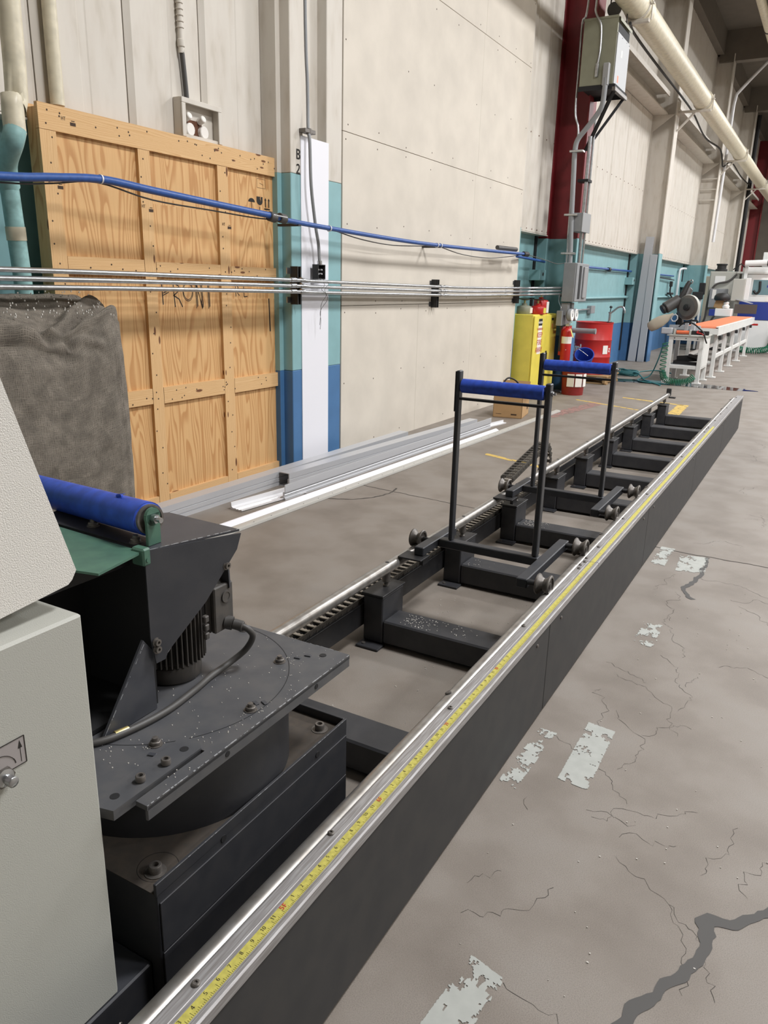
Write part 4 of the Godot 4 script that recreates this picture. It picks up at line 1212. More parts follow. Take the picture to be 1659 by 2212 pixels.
func tarp() -> void:
	# a canvas cover pulled over a low stack: profile swept along the wall and drawn in at its far end
	var st := SurfaceTool.new()
	st.begin(Mesh.PRIMITIVE_TRIANGLES)
	var nz := 110
	var np := 90
	var n1 := noise(1.6, 3, 51)
	var n2 := noise(5.0, 3, 52)
	var seg := func(p: Vector2, a: Vector2, b: Vector2) -> float:
		var ab := b - a
		return p.distance_to(a + ab * clampf((p - a).dot(ab) / ab.length_squared(), 0.0, 1.0))
	for j in nz + 1:
		for i in np + 1:
			var v := float(i) / np          # 0 front hem, 1 back hem
			var z := lerpf(-1.0, -2.80, float(j) / nz)
			var dz := -2.80 + (-z - 2.80) * -1.0
			var e := clampf((z + 2.80) / 0.16, 0.0, 1.0)      # 0 at the far end
			var round_ := sqrt(maxf(0.0, 1.0 - (1.0 - e) * (1.0 - e)))
			var yf := 1.09 + 0.02 * n1.get_noise_2d(z * 2.0, 3.0) - 0.05 * exp(-pow((z + 2.42) / 0.13, 2.0)) + 0.06 * smoothstep(-2.55, -2.75, z)
			var p := Vector2()
			var top := 1.235 + 0.012 * n1.get_noise_2d(z, 9.0)
			if v < 0.55:
				var k := v / 0.55
				p = Vector2(-3.10 + 0.035 * sin(PI * k) + 0.03 * (1.0 - k) * (1.0 - k), yf * k)
			elif v < 0.62:
				var k := (v - 0.55) / 0.07
				p = Vector2(-3.10 - 0.05 * k * k, yf + 0.03 * sin(k * PI / 2))
			elif v < 0.85:
				var k := (v - 0.62) / 0.23
				p = Vector2(lerpf(-3.15, -3.325, k), lerpf(yf + 0.03, top, k))
			else:
				var k := (v - 0.85) / 0.15
				p = Vector2(-3.325 - 0.012 * sin(k * PI), lerpf(top, 0.0, k))
			# folds
			var q := Vector2(z, v)
			var d := 0.012 * n1.get_noise_2d(z * 2.0, v * 3.0) + 0.004 * n2.get_noise_2d(z, v * 3.0)
			for c in [[Vector2(-2.34, 0.585), Vector2(-2.80, 0.83), 0.028, 0.025], [Vector2(-2.32, 0.57), Vector2(-2.76, 0.60), 0.03, 0.018], [Vector2(-2.0, 0.55), Vector2(-2.4, 0.535), 0.022, 0.02], [Vector2(-2.45, 0.545), Vector2(-2.62, 0.50), 0.014, 0.012], [Vector2(-2.5, 0.25), Vector2(-2.66, 0.285), 0.008, 0.012], [Vector2(-2.72, 0.1), Vector2(-2.70, 0.5), 0.008, 0.014], [Vector2(-2.1, 0.07), Vector2(-2.7, 0.03), 0.02, 0.018]]:
				var dd: float = seg.call(q, c[0], c[1])
				d += c[2] * (exp(-pow(dd / c[3], 2.0)) - 0.75 * exp(-pow((dd - c[3] * 1.6) / c[3], 2.0)))
			var cx := -3.22
			var cy := 0.6
			var nrm := Vector2(1, 0) if v < 0.52 else (Vector2(0.5, 0.85) if v < 0.86 else Vector2(-0.3, 0.2))
			p += nrm * d
			p.x = cx + (p.x - cx) * lerpf(0.25, 1.0, round_)
			p.y = p.y - maxf(0.0, p.y - 0.9) * (1.0 - round_) * 0.35
			p.x = maxf(p.x, -3.345)
			p.y = maxf(p.y, 0.003)
			st.set_smooth_group(1)
			st.set_uv(Vector2(z * 1.0, (v * 2.3)))
			st.add_vertex(Vector3(p.x, p.y, z))
	for j in nz:
		for i in np:
			var a := j * (np + 1) + i
			for k in [a, a + 1, a + np + 1, a + 1, a + np + 2, a + np + 1]:
				st.add_index(k)
	st.generate_normals()
	var t := thing("canvas_cover", "dusty brown-grey canvas cover draped over a low stack before the crate panel", "cover", Vector3(-3.2, 0, -2.0))
	part("cloth", st.commit(), M.canvas, t)
	var cap := MB.new()
	cap.box(Vector3(-3.24, 0.02, -2.795), Vector3(-3.18, 1.05, -2.78))
	cap.box(Vector3(-3.3, 0.0, -1.02), Vector3(-3.14, 1.05, -2.7))
	part("covered_stack", cap, M.dark_steel, t)
	var d := MB.new()
	rng.seed = 13
	for k in 150:
		var z := rng.randf_range(-2.72, -1.7)
		var f := rng.randf()
		var p := Vector3(lerpf(-3.11, -3.30, f), lerpf(1.135, 1.245, f), z)
		var s := rng.randf_range(0.0008, 0.0028)
		d.box(p - Vector3(s, 0.004, s), p + Vector3(s, 0.003, s * 1.3))
	part("sawdust_flecks", d, M.chips, t).set_meta("kind", "stuff")

func near_wall() -> void:
	# three steel conduits on black struts
	for k in 3:
		var y := [1.333, 1.296, 1.259]
		var pts := [Vector3(-3.175, y[k] + 0.006, -1.2), Vector3(-3.175, y[k] + 0.004, -2.6), Vector3(-3.175, y[k] - 0.008, -4.35), Vector3(-3.172, y[k] - 0.012, -4.5), Vector3(-3.175, y[k] - 0.032, -6.5), Vector3(-3.175, y[k] - 0.036, -7.3), Vector3(-3.17, y[k] - 0.03, -8.7), Vector3(-3.14, y[k] - 0.026, -9.0), Vector3(-2.95, y[k] - 0.015, -9.58)]
		var c := thing("steel_conduit", "%s of the three shiny steel conduits running along the near wall" % ["topmost", "middle", "lowest"][k], "conduit", Vector3(-3.175, 1.25, -5.0), "steel conduits on the near wall")
		part("pipe", MB.new().tube(curve(pts, 5), 0.0125, 12), M.galvanised, c)
		for z in [-4.27, -6.65, -8.2]:
			var yy: float = y[k] - (0.006 if z > -5 else 0.032)
			part("coupling", MB.new().rod(Vector3(-3.175, yy, z), Vector3(-3.175, yy, z - 0.06), 0.0155, 14, 0.002), M.galvanised, c)
	var places := [[-4.41, 1.415, 1.165, -3.262, "black strut bracket for the conduits on the column by the crate"], [-6.57, 1.363, 1.115, -3.26, "black strut bracket for the conduits on the cream boards"], [-8.70, 1.39, 1.132, -3.26, "black strut bracket for the conduits at the end of the boards"]]
	for b in places:
		var s := thing("strut_bracket", b[4], "bracket", Vector3(b[3], b[2], b[0]), "black strut brackets holding the conduits")
		var x: float = b[3]
		part("channel", MB.new().box(Vector3(x, b[2], b[0] - 0.022), Vector3(x + 0.005, b[1], b[0] + 0.022)).box(Vector3(x, b[2], b[0] - 0.022), Vector3(x + 0.06, b[1], b[0] - 0.017)).box(Vector3(x, b[2], b[0] + 0.017), Vector3(x + 0.06, b[1], b[0] + 0.022)).box(Vector3(x + 0.055, b[2], b[0] + 0.012), Vector3(x + 0.06, b[1], b[0] + 0.022)).box(Vector3(x + 0.055, b[2], b[0] - 0.022), Vector3(x + 0.06, b[1], b[0] - 0.012)), M.rubber, s)
		for y in [1.333, 1.296, 1.259]:
			var yy: float = y - (0.008 if b[0] > -5 else 0.031)
			part("pipe_strap", MB.new().lathe([[0.0135, -0.012], [0.016, -0.012], [0.016, 0.012], [0.0135, 0.012]], 14, Transform3D(Basis(Vector3.RIGHT, PI / 2), Vector3(-3.175, yy, b[0]))).box(Vector3(x + 0.06, yy + 0.012, b[0] - 0.008), Vector3(x + 0.085, yy + 0.018, b[0] + 0.008)), M.galvanised, s)
		for y in [b[1] - 0.03, b[2] + 0.03]:
			part("tab", bx(x - 0.002, y - 0.02, b[0] + 0.02, x + 0.004, y + 0.02, b[0] + 0.065), M.galvanised, s)
	# blue compressed-air pipe
	var air := thing("air_pipe", "blue compressed-air pipe sagging along the near wall above the conduits", "pipe", Vector3(-3.1, 1.65, -5.0))
	part("pipe", MB.new().tube(curve([Vector3(-3.1, 1.66, -1.4), Vector3(-3.1, 1.708, -2.169), Vector3(-3.1, 1.733, -2.417), Vector3(-3.1, 1.757, -2.698), Vector3(-3.1, 1.742, -3.016), Vector3(-3.1, 1.722, -3.46), Vector3(-3.1, 1.70, -4.0)], 6), 0.0185, 14), M.blue_pipe, air)
	part("pipe", MB.new().tube(curve([Vector3(-3.1, 1.697, -3.95), Vector3(-3.1, 1.685, -4.166), Vector3(-3.1, 1.673, -4.558), Vector3(-3.1, 1.653, -5.5), Vector3(-3.1, 1.648, -6.313), Vector3(-3.1, 1.66, -7.912), Vector3(-3.1, 1.668, -8.5)], 6), 0.0155, 14), M.blue_pipe, air)
	part("pipe", MB.new().tube(curve([Vector3(-3.2, 1.645, -8.55), Vector3(-3.25, 1.64, -9.1), Vector3(-3.28, 1.625, -9.75)], 4), 0.0155, 12), M.blue_pipe, air)
	for s in [[-3.96, -4.02], [-4.06, -4.12]]:
		part("clamp_ring", MB.new().rod(Vector3(-3.1, 1.697, s[0]), Vector3(-3.1, 1.690, s[1]), 0.029, 18, 0.004), M.cable_grey, air)
	part("clamp_bolt", MB.new().rod(Vector3(-3.075, 1.705, -3.97), Vector3(-3.075, 1.698, -4.11), 0.005, 8), M.galvanised, air)
	part("end_clamp", MB.new().rod(Vector3(-3.1, 1.668, -8.48), Vector3(-3.1, 1.668, -8.62), 0.027, 14, 0.005), M.rubber, air)
	part("foam_sleeve", MB.new().rod(Vector3(-3.12, 1.70, -7.75), Vector3(-3.12, 1.705, -8.3), 0.022, 12), M.cable_grey, air)
	for z in [-2.69, -4.62, -6.3, -6.37]:
		part("cable_tie", MB.new().lathe([[0.0165, -0.004], [0.0215, -0.004], [0.0215, 0.004], [0.0165, 0.004]], 12, Transform3D(Basis(Vector3.RIGHT, PI / 2), Vector3(-3.1, 1.757 if z > -3 else (1.67 if z > -5 else 1.648), z))), M.white_aluminium, air)
	part("hanger", bx(-3.26, 1.66, -4.28, -3.09, 1.675, -4.25), M.rubber, air)
	part("hanger", bx(-3.26, 1.628, -6.36, -3.09, 1.64, -6.33), M.rubber, air)
	var w := [Vector3(-3.12, 1.66, -1.4), Vector3(-3.12, 1.686, -2.18), Vector3(-3.12, 1.71, -2.43), Vector3(-3.12, 1.743, -2.687), Vector3(-3.12, 1.699, -3.03), Vector3(-3.12, 1.687, -3.48), Vector3(-3.12, 1.678, -3.89), Vector3(-3.10, 1.69, -4.268), Vector3(-3.12, 1.676, -4.587), Vector3(-3.12, 1.665, -4.70), Vector3(-3.12, 1.626, -5.07), Vector3(-3.12, 1.609, -5.56), Vector3(-3.12, 1.635, -6.2), Vector3(-3.12, 1.643, -6.354), Vector3(-3.12, 1.595, -6.90), Vector3(-3.12, 1.59, -7.59), Vector3(-3.12, 1.636, -8.24), Vector3(-3.1, 1.665, -8.55), Vector3(-3.0, 1.62, -8.95), Vector3(-2.97, 1.59, -9.3), Vector3(-2.96, 1.61, -9.6)]
	single("signal_wire", MB.new().tube(curve(w, 5), 0.0042, 6), M.cable_grey, "thin dark wire tied under the blue air pipe in shallow loops", "wire")
	# white board standing in the column, conduit and outlet in front of it
	var sh := MB.new()
	sh.box(Vector3(-3.2615, 0.012, -4.845), Vector3(-3.2565, 2.245, -4.512))
	single("white_board", sh, M.sheet_white, "tall white plastic board standing upright in the painted near column", "board")
	var vc := thing("drop_conduit", "thin grey conduit coming down the near column to a black outlet box", "conduit", Vector3(-3.2, 1.44, -4.6))
	part("pipe", MB.new().tube(curve([Vector3(-3.285, 6.0, -4.60), Vector3(-3.28, 3.2, -4.60), Vector3(-3.255, 2.55, -4.59), Vector3(-3.23, 2.3, -4.56), Vector3(-3.21, 2.2, -4.55), Vector3(-3.2, 1.94, -4.55), Vector3(-3.2, 1.69, -4.60), Vector3(-3.2, 1.57, -4.635), Vector3(-3.2, 1.437, -4.65)], 5), 0.0115, 10), M.grey_box, vc)
	part("pipe_clamp", MB.new().box(Vector3(-3.262, 2.26, -4.62), Vector3(-3.21, 2.285, -4.50), 0.002).rod(Vector3(-3.225, 2.255, -4.56), Vector3(-3.225, 2.29, -4.56), 0.018, 12), M.wheel_steel, vc)
	part("connector", MB.new().rod(Vector3(-3.2, 1.46, -4.649), Vector3(-3.2, 1.432, -4.651), 0.017, 8), M.galvanised, vc)
	var ob := part("outlet_box", MB.new().box(Vector3(-3.235, 1.335, -4.70), Vector3(-3.23, 1.435, -4.61)).box(Vector3(-3.235, 1.335, -4.70), Vector3(-3.185, 1.435, -4.695)).box(Vector3(-3.235, 1.335, -4.615), Vector3(-3.185, 1.435, -4.61)).box(Vector3(-3.235, 1.43, -4.70), Vector3(-3.185, 1.435, -4.61)).box(Vector3(-3.235, 1.335, -4.70), Vector3(-3.185, 1.34, -4.61)), M.rubber, vc, "open black outlet box")
	for q in [[1.40, -4.635], [1.37, -4.635], [1.40, -4.68], [1.372, -4.68]]:
		part("terminal_screw", MB.new().rod(Vector3(-3.229, q[0], q[1]), Vector3(-3.20, q[0], q[1]), 0.006, 8), M.white_aluminium, ob)
	part("loose_wire", MB.new().tube(curve([Vector3(-3.21, 1.345, -4.65), Vector3(-3.15, 1.30, -4.64), Vector3(-3.15, 1.267, -4.60), Vector3(-3.15, 1.23, -4.66), Vector3(-3.17, 1.17, -4.63), Vector3(-3.2, 1.08, -4.66), Vector3(-3.2, 1.02, -4.65)], 5), 0.0016, 5), M.cable_grey, vc)
	part("loose_wire", MB.new().tube(curve([Vector3(-3.21, 1.345, -4.67), Vector3(-3.15, 1.31, -4.69), Vector3(-3.15, 1.265, -4.64), Vector3(-3.16, 1.20, -4.69), Vector3(-3.2, 1.12, -4.66), Vector3(-3.2, 1.05, -4.665), Vector3(-3.2, 0.99, -4.655)], 5), 0.0016, 5), M.cable_grey, vc)
	# open cast box above the crate
	var eb := thing("wall_box", "open cream-painted junction box on the wall above the crate panel", "junction box", Vector3(-3.428, 2.05, -3.58))
	var z0 := -3.54
	var z1 := -3.872
	var zi := z0 - 0.018
	var zo := z1 + 0.018
	part("shell", MB.new().box(Vector3(-3.438, 2.095, z1), Vector3(-3.4285, 2.298, z0)).box(Vector3(-3.428, 2.281, z1), Vector3(-3.384, 2.298, z0)).box(Vector3(-3.428, 2.095, z1), Vector3(-3.384, 2.112, z0)).box(Vector3(-3.428, 2.1125, z1), Vector3(-3.384, 2.2805, zo)).box(Vector3(-3.428, 2.1125, zi), Vector3(-3.384, 2.2805, z0)), M.cream, eb)
	part("rim", MB.new().box(Vector3(-3.3835, 2.27, z1), Vector3(-3.372, 2.298, z0), 0.002).box(Vector3(-3.3835, 2.095, z1), Vector3(-3.372, 2.2695, z1 + 0.03), 0.002).box(Vector3(-3.3835, 2.095, z0 - 0.03), Vector3(-3.372, 2.2695, z0), 0.002), M.cream, eb)
	for z in [-3.615, -3.73]:
		part("fuse_post", MB.new().rod(Vector3(-3.428, 2.20, z), Vector3(-3.385, 2.215, z), 0.02, 14, 0.004), M.paper, eb)
		part("fuse_base", MB.new().rod(Vector3(-3.43, 2.145, z - 0.02), Vector3(-3.40, 2.145, z - 0.02), 0.035, 14, 0.004), M.paper, eb)
	part("rusty_back", bx(-3.427, 2.11, -3.75, -3.424, 2.2, -3.6), M.rust, eb)
	var fx := thing("flexible_conduit", "cream and grey conduit running up the wall from the junction box", "conduit", Vector3(-3.42, 2.26, -3.52))
	part("pipe", MB.new().tube(curve([Vector3(-3.42, 4.5, -3.60), Vector3(-3.42, 2.75, -3.605), Vector3(-3.42, 2.53, -3.605)], 4), 0.016, 10), M.cream, fx)
	part("bare_pipe", MB.new().tube(curve([Vector3(-3.42, 2.58, -3.605), Vector3(-3.42, 2.44, -3.62), Vector3(-3.42, 2.298, -3.632)], 4), 0.014, 10), M.blue_pipe if false else M.cable_grey, fx, "stretch of bare grey pipe")
	part("coupling", MB.new().rod(Vector3(-3.42, 2.60, -3.605), Vector3(-3.42, 2.56, -3.606), 0.021, 12, 0.003), M.cream, fx)
	for k in 7:
		part("strap_bead", MB.new().lathe([[0.0, 0], [0.021, 0.004], [0.021, 0.01], [0, 0.014]], 10, Transform3D(Basis.IDENTITY, Vector3(-3.42, 2.65 + 0.03 * k, -3.605))), M.cream, fx)
	# drain pipes at the left edge
	var dp := thing("drain_pipe", "thick drain pipe at the left edge, cream above its elbow and teal below", "pipe", Vector3(-3.25, 0, -2.3))
	part("upper_pipe", MB.new().tube(curve([Vector3(-3.24, 6.4, -2.40), Vector3(-3.22, 2.45, -2.385), Vector3(-3.21, 2.05, -2.345), Vector3(-3.20, 1.90, -2.335)], 6), 0.046, 18), M.pale_pipe, dp)
	part("elbow", MB.new().tube(curve([Vector3(-3.20, 1.92, -2.337), Vector3(-3.21, 1.87, -2.325), Vector3(-3.32, 1.79, -2.36), Vector3(-3.365, 1.70, -2.395)], 6), 0.047, 18), M.teal_pipe, dp)
	part("lower_pipe", MB.new().tube([Vector3(-3.36, 1.73, -2.39), Vector3(-3.375, 1.3, -2.42), Vector3(-3.375, 0.0, -2.42)], 0.041, 18), M.teal_pipe, dp)
	part("joint_band", MB.new().rod(Vector3(-3.368, 1.53, -2.405), Vector3(-3.37, 1.47, -2.408), 0.044, 18), M.pale_pipe, dp)
	single("wall_pipe", MB.new().tube([Vector3(-3.403, 6.4, -2.745), Vector3(-3.403, 2.3, -2.73), Vector3(-3.403, 2.1, -2.73)], 0.033, 16), M.pale_pipe, "smooth cream pipe on the cladding just behind the crate's left corner", "pipe")

# a long extrusion: profile in across, up; laid from a to b on the floor
func extrusion(prof: Array, a: Vector3, b: Vector3) -> MB:
	var d := (b - a)
	var zz := -d.normalized()
	var x := Vector3.UP.cross(zz).normalized()
	return MB.new().prism(v2(prof), d.length(), Transform3D(Basis(x, zz.cross(x), zz), b))

func aluminium() -> void:
	var g := "aluminium profiles lying along the wall"
	var cprof := [0, 0, 0.085, 0, 0.085, 0.02, 0.079, 0.02, 0.079, 0.026, 0.085, 0.028, 0.085, 0.052, 0.08, 0.055, 0.085, 0.058, 0.085, 0.095, 0, 0.095, 0, 0.09, 0.078, 0.09, 0.078, 0.06, 0.07, 0.055, 0.07, 0.03, 0.078, 0.006, 0, 0.006]
	single("aluminium_channel", extrusion(cprof, Vector3(-3.15, 0, -2.75), Vector3(-3.115, 0, -5.75)), M.aluminium, "grey aluminium channel nearest the crate, with grooves along its face", "channel", g)
	single("aluminium_channel", extrusion(cprof, Vector3(-3.045, 0, -3.95), Vector3(-2.88, 0, -6.72)), M.aluminium, "open-ended aluminium channel starting in front of the blue column foot", "channel", g)
	single("aluminium_channel", extrusion([0, 0, 0.07, 0, 0.07, 0.012, 0.062, 0.016, 0.062, 0.03, 0.066, 0.034, 0.062, 0.038, 0.062, 0.046, 0.07, 0.05, 0.07, 0.10, 0.064, 0.10, 0.064, 0.055, 0.05, 0.05, 0.05, 0.006, 0, 0.006], Vector3(-2.862, 0, -3.68), Vector3(-2.775, 0, -6.85)), M.aluminium, "stepped aluminium channel in the middle of the row of profiles", "channel", g)
	single("aluminium_angle", extrusion([0, 0, 0.085, 0, 0.095, 0.006, 0.095, 0.014, 0.07, 0.01, 0.066, 0.014, 0.05, 0.01, 0.046, 0.014, 0.02, 0.012, 0.008, 0.02, 0.006, 0.045, 0, 0.045], Vector3(-2.945, 0, -3.34), Vector3(-2.875, 0, -3.90)), M.white_aluminium, "short pale ribbed aluminium angle whose cut end faces the saw", "angle", g)
	single("aluminium_angle", extrusion([0, 0, 0.04, 0, 0.04, 0.008, 0.006, 0.008, 0.006, 0.03, 0, 0.03], Vector3(-2.77, 0, -6.86), Vector3(-2.72, 0, -7.2)), M.white_aluminium, "small pale aluminium offcut at the far end of the row of profiles", "angle", g)
	single("white_strip", extrusion([0, 0, 0.044, 0, 0.044, 0.012, 0.010, 0.03, 0, 0.03], Vector3(-2.748, 0, -2.8), Vector3(-2.60, 0, -6.7)), M.sheet_white, "bright white strip lying second from the walking side of the profiles", "strip", g)
	var s := thing("drilled_strip", "longest pale aluminium strip with a row of holes, outermost on the floor", "strip", Vector3(-2.6, 0, -5.5), g)
	var a := Vector3(-2.683, 0, -2.8)
	var b := Vector3(-2.502, 0, -8.25)
	part("bar", extrusion([0, 0, 0.05, 0, 0.052, 0.004, 0.05, 0.016, 0.034, 0.02, 0.004, 0.022, 0, 0.018], a, b), M.drilled, s)
	var hm := MB.new().lathe([[0, 0], [0.0035, 0], [0.0035, 0.0006], [0, 0.0006]], 8).done()
	var x := Vector3.UP.cross(a - b).normalized()
	for k in 36:
		piece("hole", hm, Transform3D(Basis.IDENTITY, a.lerp(b, (k + 0.5) / 36.0) + x * 0.036 + Vector3(0, 0.0195, 0)), M.cavity, s)

# ---------------------------------------------------------------- around the red column
func open_box(w: float, h: float, d: float, th: float) -> MB:
	return MB.new().box(Vector3(0, 0, -d), Vector3(w, th, 0)).box(Vector3(0, 0, -th), Vector3(w, h, 0)).box(Vector3(0, 0, -d), Vector3(w, h, -d + th)).box(Vector3(0, 0, -d), Vector3(th, h, 0)).box(Vector3(w - th, 0, -d), Vector3(w, h, 0))

func red_column_group() -> void:
	# cardboard box with a hose in it
	var t := thing("cardboard_box", "open brown cardboard box on the floor at the end of the cream boards", "box", Vector3(-2.945, 0, -7.483))
	t.rotation.y = 0.17
	offs.erase(t)
	part("body", open_box(0.305, 0.225, 0.40, 0.006), M.card, t)
	var fl := MB.new()
	fl.t = Transform3D(Basis(Vector3.RIGHT, -2.3), Vector3(0, 0.225, 0))
	part("flap", fl.box(Vector3(0.003, 0, -0.003), Vector3(0.302, 0.14, 0)), M.card, t)
	fl = MB.new()
	fl.t = Transform3D(Basis(Vector3.BACK, -0.9), Vector3(0.305, 0.225, 0))
	part("flap", fl.box(Vector3(-0.003, 0, -0.4), Vector3(0, 0.13, 0)), M.card, t)
	fl = MB.new()
	fl.t = Transform3D(Basis(Vector3.RIGHT, -0.25), Vector3(0, 0.225, -0.4))
	part("flap", fl.box(Vector3(0.003, 0, 0), Vector3(0.302, 0.12, 0.003)), M.card, t)
	part("print", MB.new().box(Vector3(0.19, 0.03, 0.0), Vector3(0.25, 0.045, 0.0004)).box(Vector3(0.03, 0.035, 0.0), Vector3(0.09, 0.04, 0.0004)).box(Vector3(0.305, 0.06, -0.34), Vector3(0.3054, 0.11, -0.28)), M.nail, t)
	single("black_hose", MB.new().tube(curve([Vector3(-2.86, 0.03, -7.62), Vector3(-2.885, 0.26, -7.55), Vector3(-2.87, 0.37, -7.57), Vector3(-2.83, 0.40, -7.63), Vector3(-2.77, 0.32, -7.74), Vector3(-2.74, 0.10, -7.78)], 6), 0.009, 8), M.rubber, "black hose looping up out of the cardboard box", "hose")
	# yellow safety cabinet
	var c := thing("safety_cabinet", "yellow flammables cabinet standing against the wall beside the red column", "cabinet", Vector3(-3.28, 0, -9.32))
	part("body", bx(-3.44, 0.04, -9.75, -3.065, 1.005, -8.88, 0.006), M.yellow, c)
	part("door", bx(-3.0645, 0.06, -9.305, -3.046, 0.99, -8.89, 0.004), M.yellow, c)
	part("door", bx(-3.0645, 0.06, -9.74, -3.046, 0.99, -9.31, 0.004), M.yellow, c)
	part("plinth", bx(-3.42, 0.0, -9.73, -3.09, 0.04, -8.9), M.yellow, c)
	part("hinge", MB.new().rod(Vector3(-3.05, 0.06, -8.887), Vector3(-3.05, 0.98, -8.887), 0.006, 8), M.yellow, c)
	part("handle", MB.new().box(Vector3(-3.046, 0.44, -9.40), Vector3(-3.036, 0.56, -9.36), 0.003).box(Vector3(-3.036, 0.46, -9.385), Vector3(-3.026, 0.54, -9.375), 0.002), M.rubber, c)
	var lb := part("warning_label", bx(-3.046, 0.54, -9.165, -3.0452, 0.955, -9.035), M.paper, c, "white warning label with a black head")
	part("label_head", bx(-3.0455, 0.875, -9.165, -3.0446, 0.955, -9.035), M.ink, lb)
	part("head_text", letters("WARNING", 0.034, true), M.paper, lb).transform = face_x(-3.0443, 0.912, -9.10)
	var rt := MB.new()
	var row := 0
	for s in ["FLAMMABLE", "KEEP", "FIRE", "AWAY"]:
		rt.put(letters(s, 0.036 if row == 0 else 0.085, true), face_x(-3.0448, 0.835 - (0.0 if row == 0 else 0.07) - 0.088 * maxi(0, row - 1), -9.10))
		row += 1
	part("label_text", rt, M.red_ink, lb)
	part("badge", bx(-3.046, 0.925, -9.60, -3.0452, 0.955, -9.52), M.ink, c)
	part("arrow_sticker", bx(-3.046, 0.83, -9.58, -3.0452, 0.885, -9.55), M.orange, c)
	# plunger cans on top of it
	for q in [[-3.24, -9.03, "pale green and white plunger can on the yellow cabinet's near corner", 0.0], [-3.12, -9.17, "red plunger can in the middle of the cabinet top with a yellow label", 0.0], [-3.15, -9.36, "taller red plunger can with a white label at the back of the cabinet top", 0.07]]:
		var n := thing("plunger_can", q[2], "can", Vector3(q[0], 1.005, q[1]), "plunger cans on the yellow cabinet")
		var at := Vector3(q[0], 1.005, q[1])
		var body: Material = M.olive_grey if q[1] > -9.1 else M.red
		part("body", MB.new().lathe([[0, 0], [0.085, 0], [0.088, 0.004], [0.088, 0.085 + q[3]], [0.084, 0.09 + q[3]], [0.05, 0.10 + q[3]], [0.03, 0.105 + q[3]], [0.03, 0.125 + q[3]], [0, 0.125 + q[3]]], 24, Transform3D(Basis.IDENTITY, at)), body, n)
		part("label", MB.new().lathe([[0.0885, 0.012], [0.0892, 0.012], [0.0892, 0.078 + q[3]], [0.0885, 0.078 + q[3]]], 24, Transform3D(Basis.IDENTITY, at)) if false else MB.new().box(at + Vector3(0.045, 0.012, -0.05), at + Vector3(0.0895, 0.075 + q[3], 0.03), 0.002), M.yellow if q[1] < -9.1 and q[3] == 0.0 else M.paper, n)
		part("plunger_rod", MB.new().rod(at + Vector3(0, 0.12 + q[3], 0), at + Vector3(0, 0.16 + q[3], 0), 0.012, 10), M.brass, n)
		part("plunger_dish", MB.new().lathe([[0, 0.158 + q[3]], [0.03, 0.16 + q[3]], [0.075, 0.172 + q[3]], [0.078, 0.176 + q[3]], [0.03, 0.168 + q[3]], [0, 0.167 + q[3]]], 24, Transform3D(Basis.IDENTITY, at)), M.cable_grey, n)
	# fire extinguisher on the column
	var ex := thing("fire_extinguisher", "red fire extinguisher with a yellow tag hanging on the red column", "fire extinguisher", Vector3(-2.86, 0.37, -9.6))
	var ea := Transform3D(Basis.IDENTITY, Vector3(-2.86, 0.36, -9.6))
	part("cylinder", MB.new().lathe([[0, 0], [0.055, 0], [0.062, 0.01], [0.062, 0.43], [0.055, 0.455], [0.03, 0.478], [0.022, 0.482], [0.022, 0.50], [0, 0.50]], 28, ea), M.red, ex)
	part("label_band", MB.new().lathe([[0.0622, 0.29], [0.0632, 0.29], [0.0632, 0.375], [0.0622, 0.375]], 28, ea), M.paper, ex)
	part("arrow_mark", MB.new().prism(v2([0, 0, 0.05, -0.03, 0.05, 0.03]), 0.001, Transform3D(Basis(Vector3(0.7, 0, -0.7), Vector3.UP, Vector3(0.7, 0, 0.7)), Vector3(-2.845, 0.575, -9.537))), M.white, ex)
	part("valve", MB.new().box(Vector3(-2.885, 0.858, -9.62), Vector3(-2.835, 0.89, -9.58), 0.004).bar(Vector3(-2.87, 0.885, -9.59), Vector3(-2.80, 0.915, -9.585), 0.012, 0.006).bar(Vector3(-2.87, 0.875, -9.59), Vector3(-2.80, 0.87, -9.585), 0.012, 0.006), M.galvanised, ex)
	part("hose", MB.new().tube(curve([Vector3(-2.885, 0.87, -9.6), Vector3(-2.93, 0.84, -9.57), Vector3(-2.935, 0.7, -9.56), Vector3(-2.925, 0.55, -9.55)], 5), 0.011, 8), M.rubber, ex)
	part("tag", MB.new().bar(Vector3(-2.80, 0.835, -9.53), Vector3(-2.755, 0.73, -9.52), 0.05, 0.001), M.tape_yellow, ex)
	part("bracket", bx(-2.955, 0.5, -9.99, -2.92, 0.85, -9.6), M.red, ex)
	# buckets on the floor below it
	var bu := thing("bucket", "dark red bucket with white labels on the floor below the extinguisher", "bucket", Vector3(-2.78, 0, -9.79))
	var ba := Transform3D(Basis.IDENTITY, Vector3(-2.78, 0.0, -9.79))
	part("body", MB.new().lathe([[0, 0], [0.135, 0], [0.15, 0.315], [0.155, 0.317], [0.155, 0.33], [0.146, 0.33], [0.13, 0.02], [0, 0.02]], 28, ba), M.bucket_red, bu)
	for an in [0.75, 1.5, 0.05]:
		part("label", MB.new().box(Vector3(-0.045, 0.11, 0.143), Vector3(0.045, 0.27, 0.1515), 0.001), M.paper, bu).transform = Transform3D(Basis(Vector3.UP, an), ba.origin) * Transform3D.IDENTITY.translated(Vector3.ZERO)
	for ch in bu.get_children():
		if ch.name.begins_with("label"):
			ch.position -= offs[bu]
	part("rim_tray", bx(-3.30, 0.0, -9.98, -2.94, 0.015, -9.80, 0.004), M.rubber, bu)
	var b2 := thing("blue_pail", "blue plastic pail resting tilted in the red bucket beside the drum", "pail", Vector3(-2.72, 0.34, -9.86))
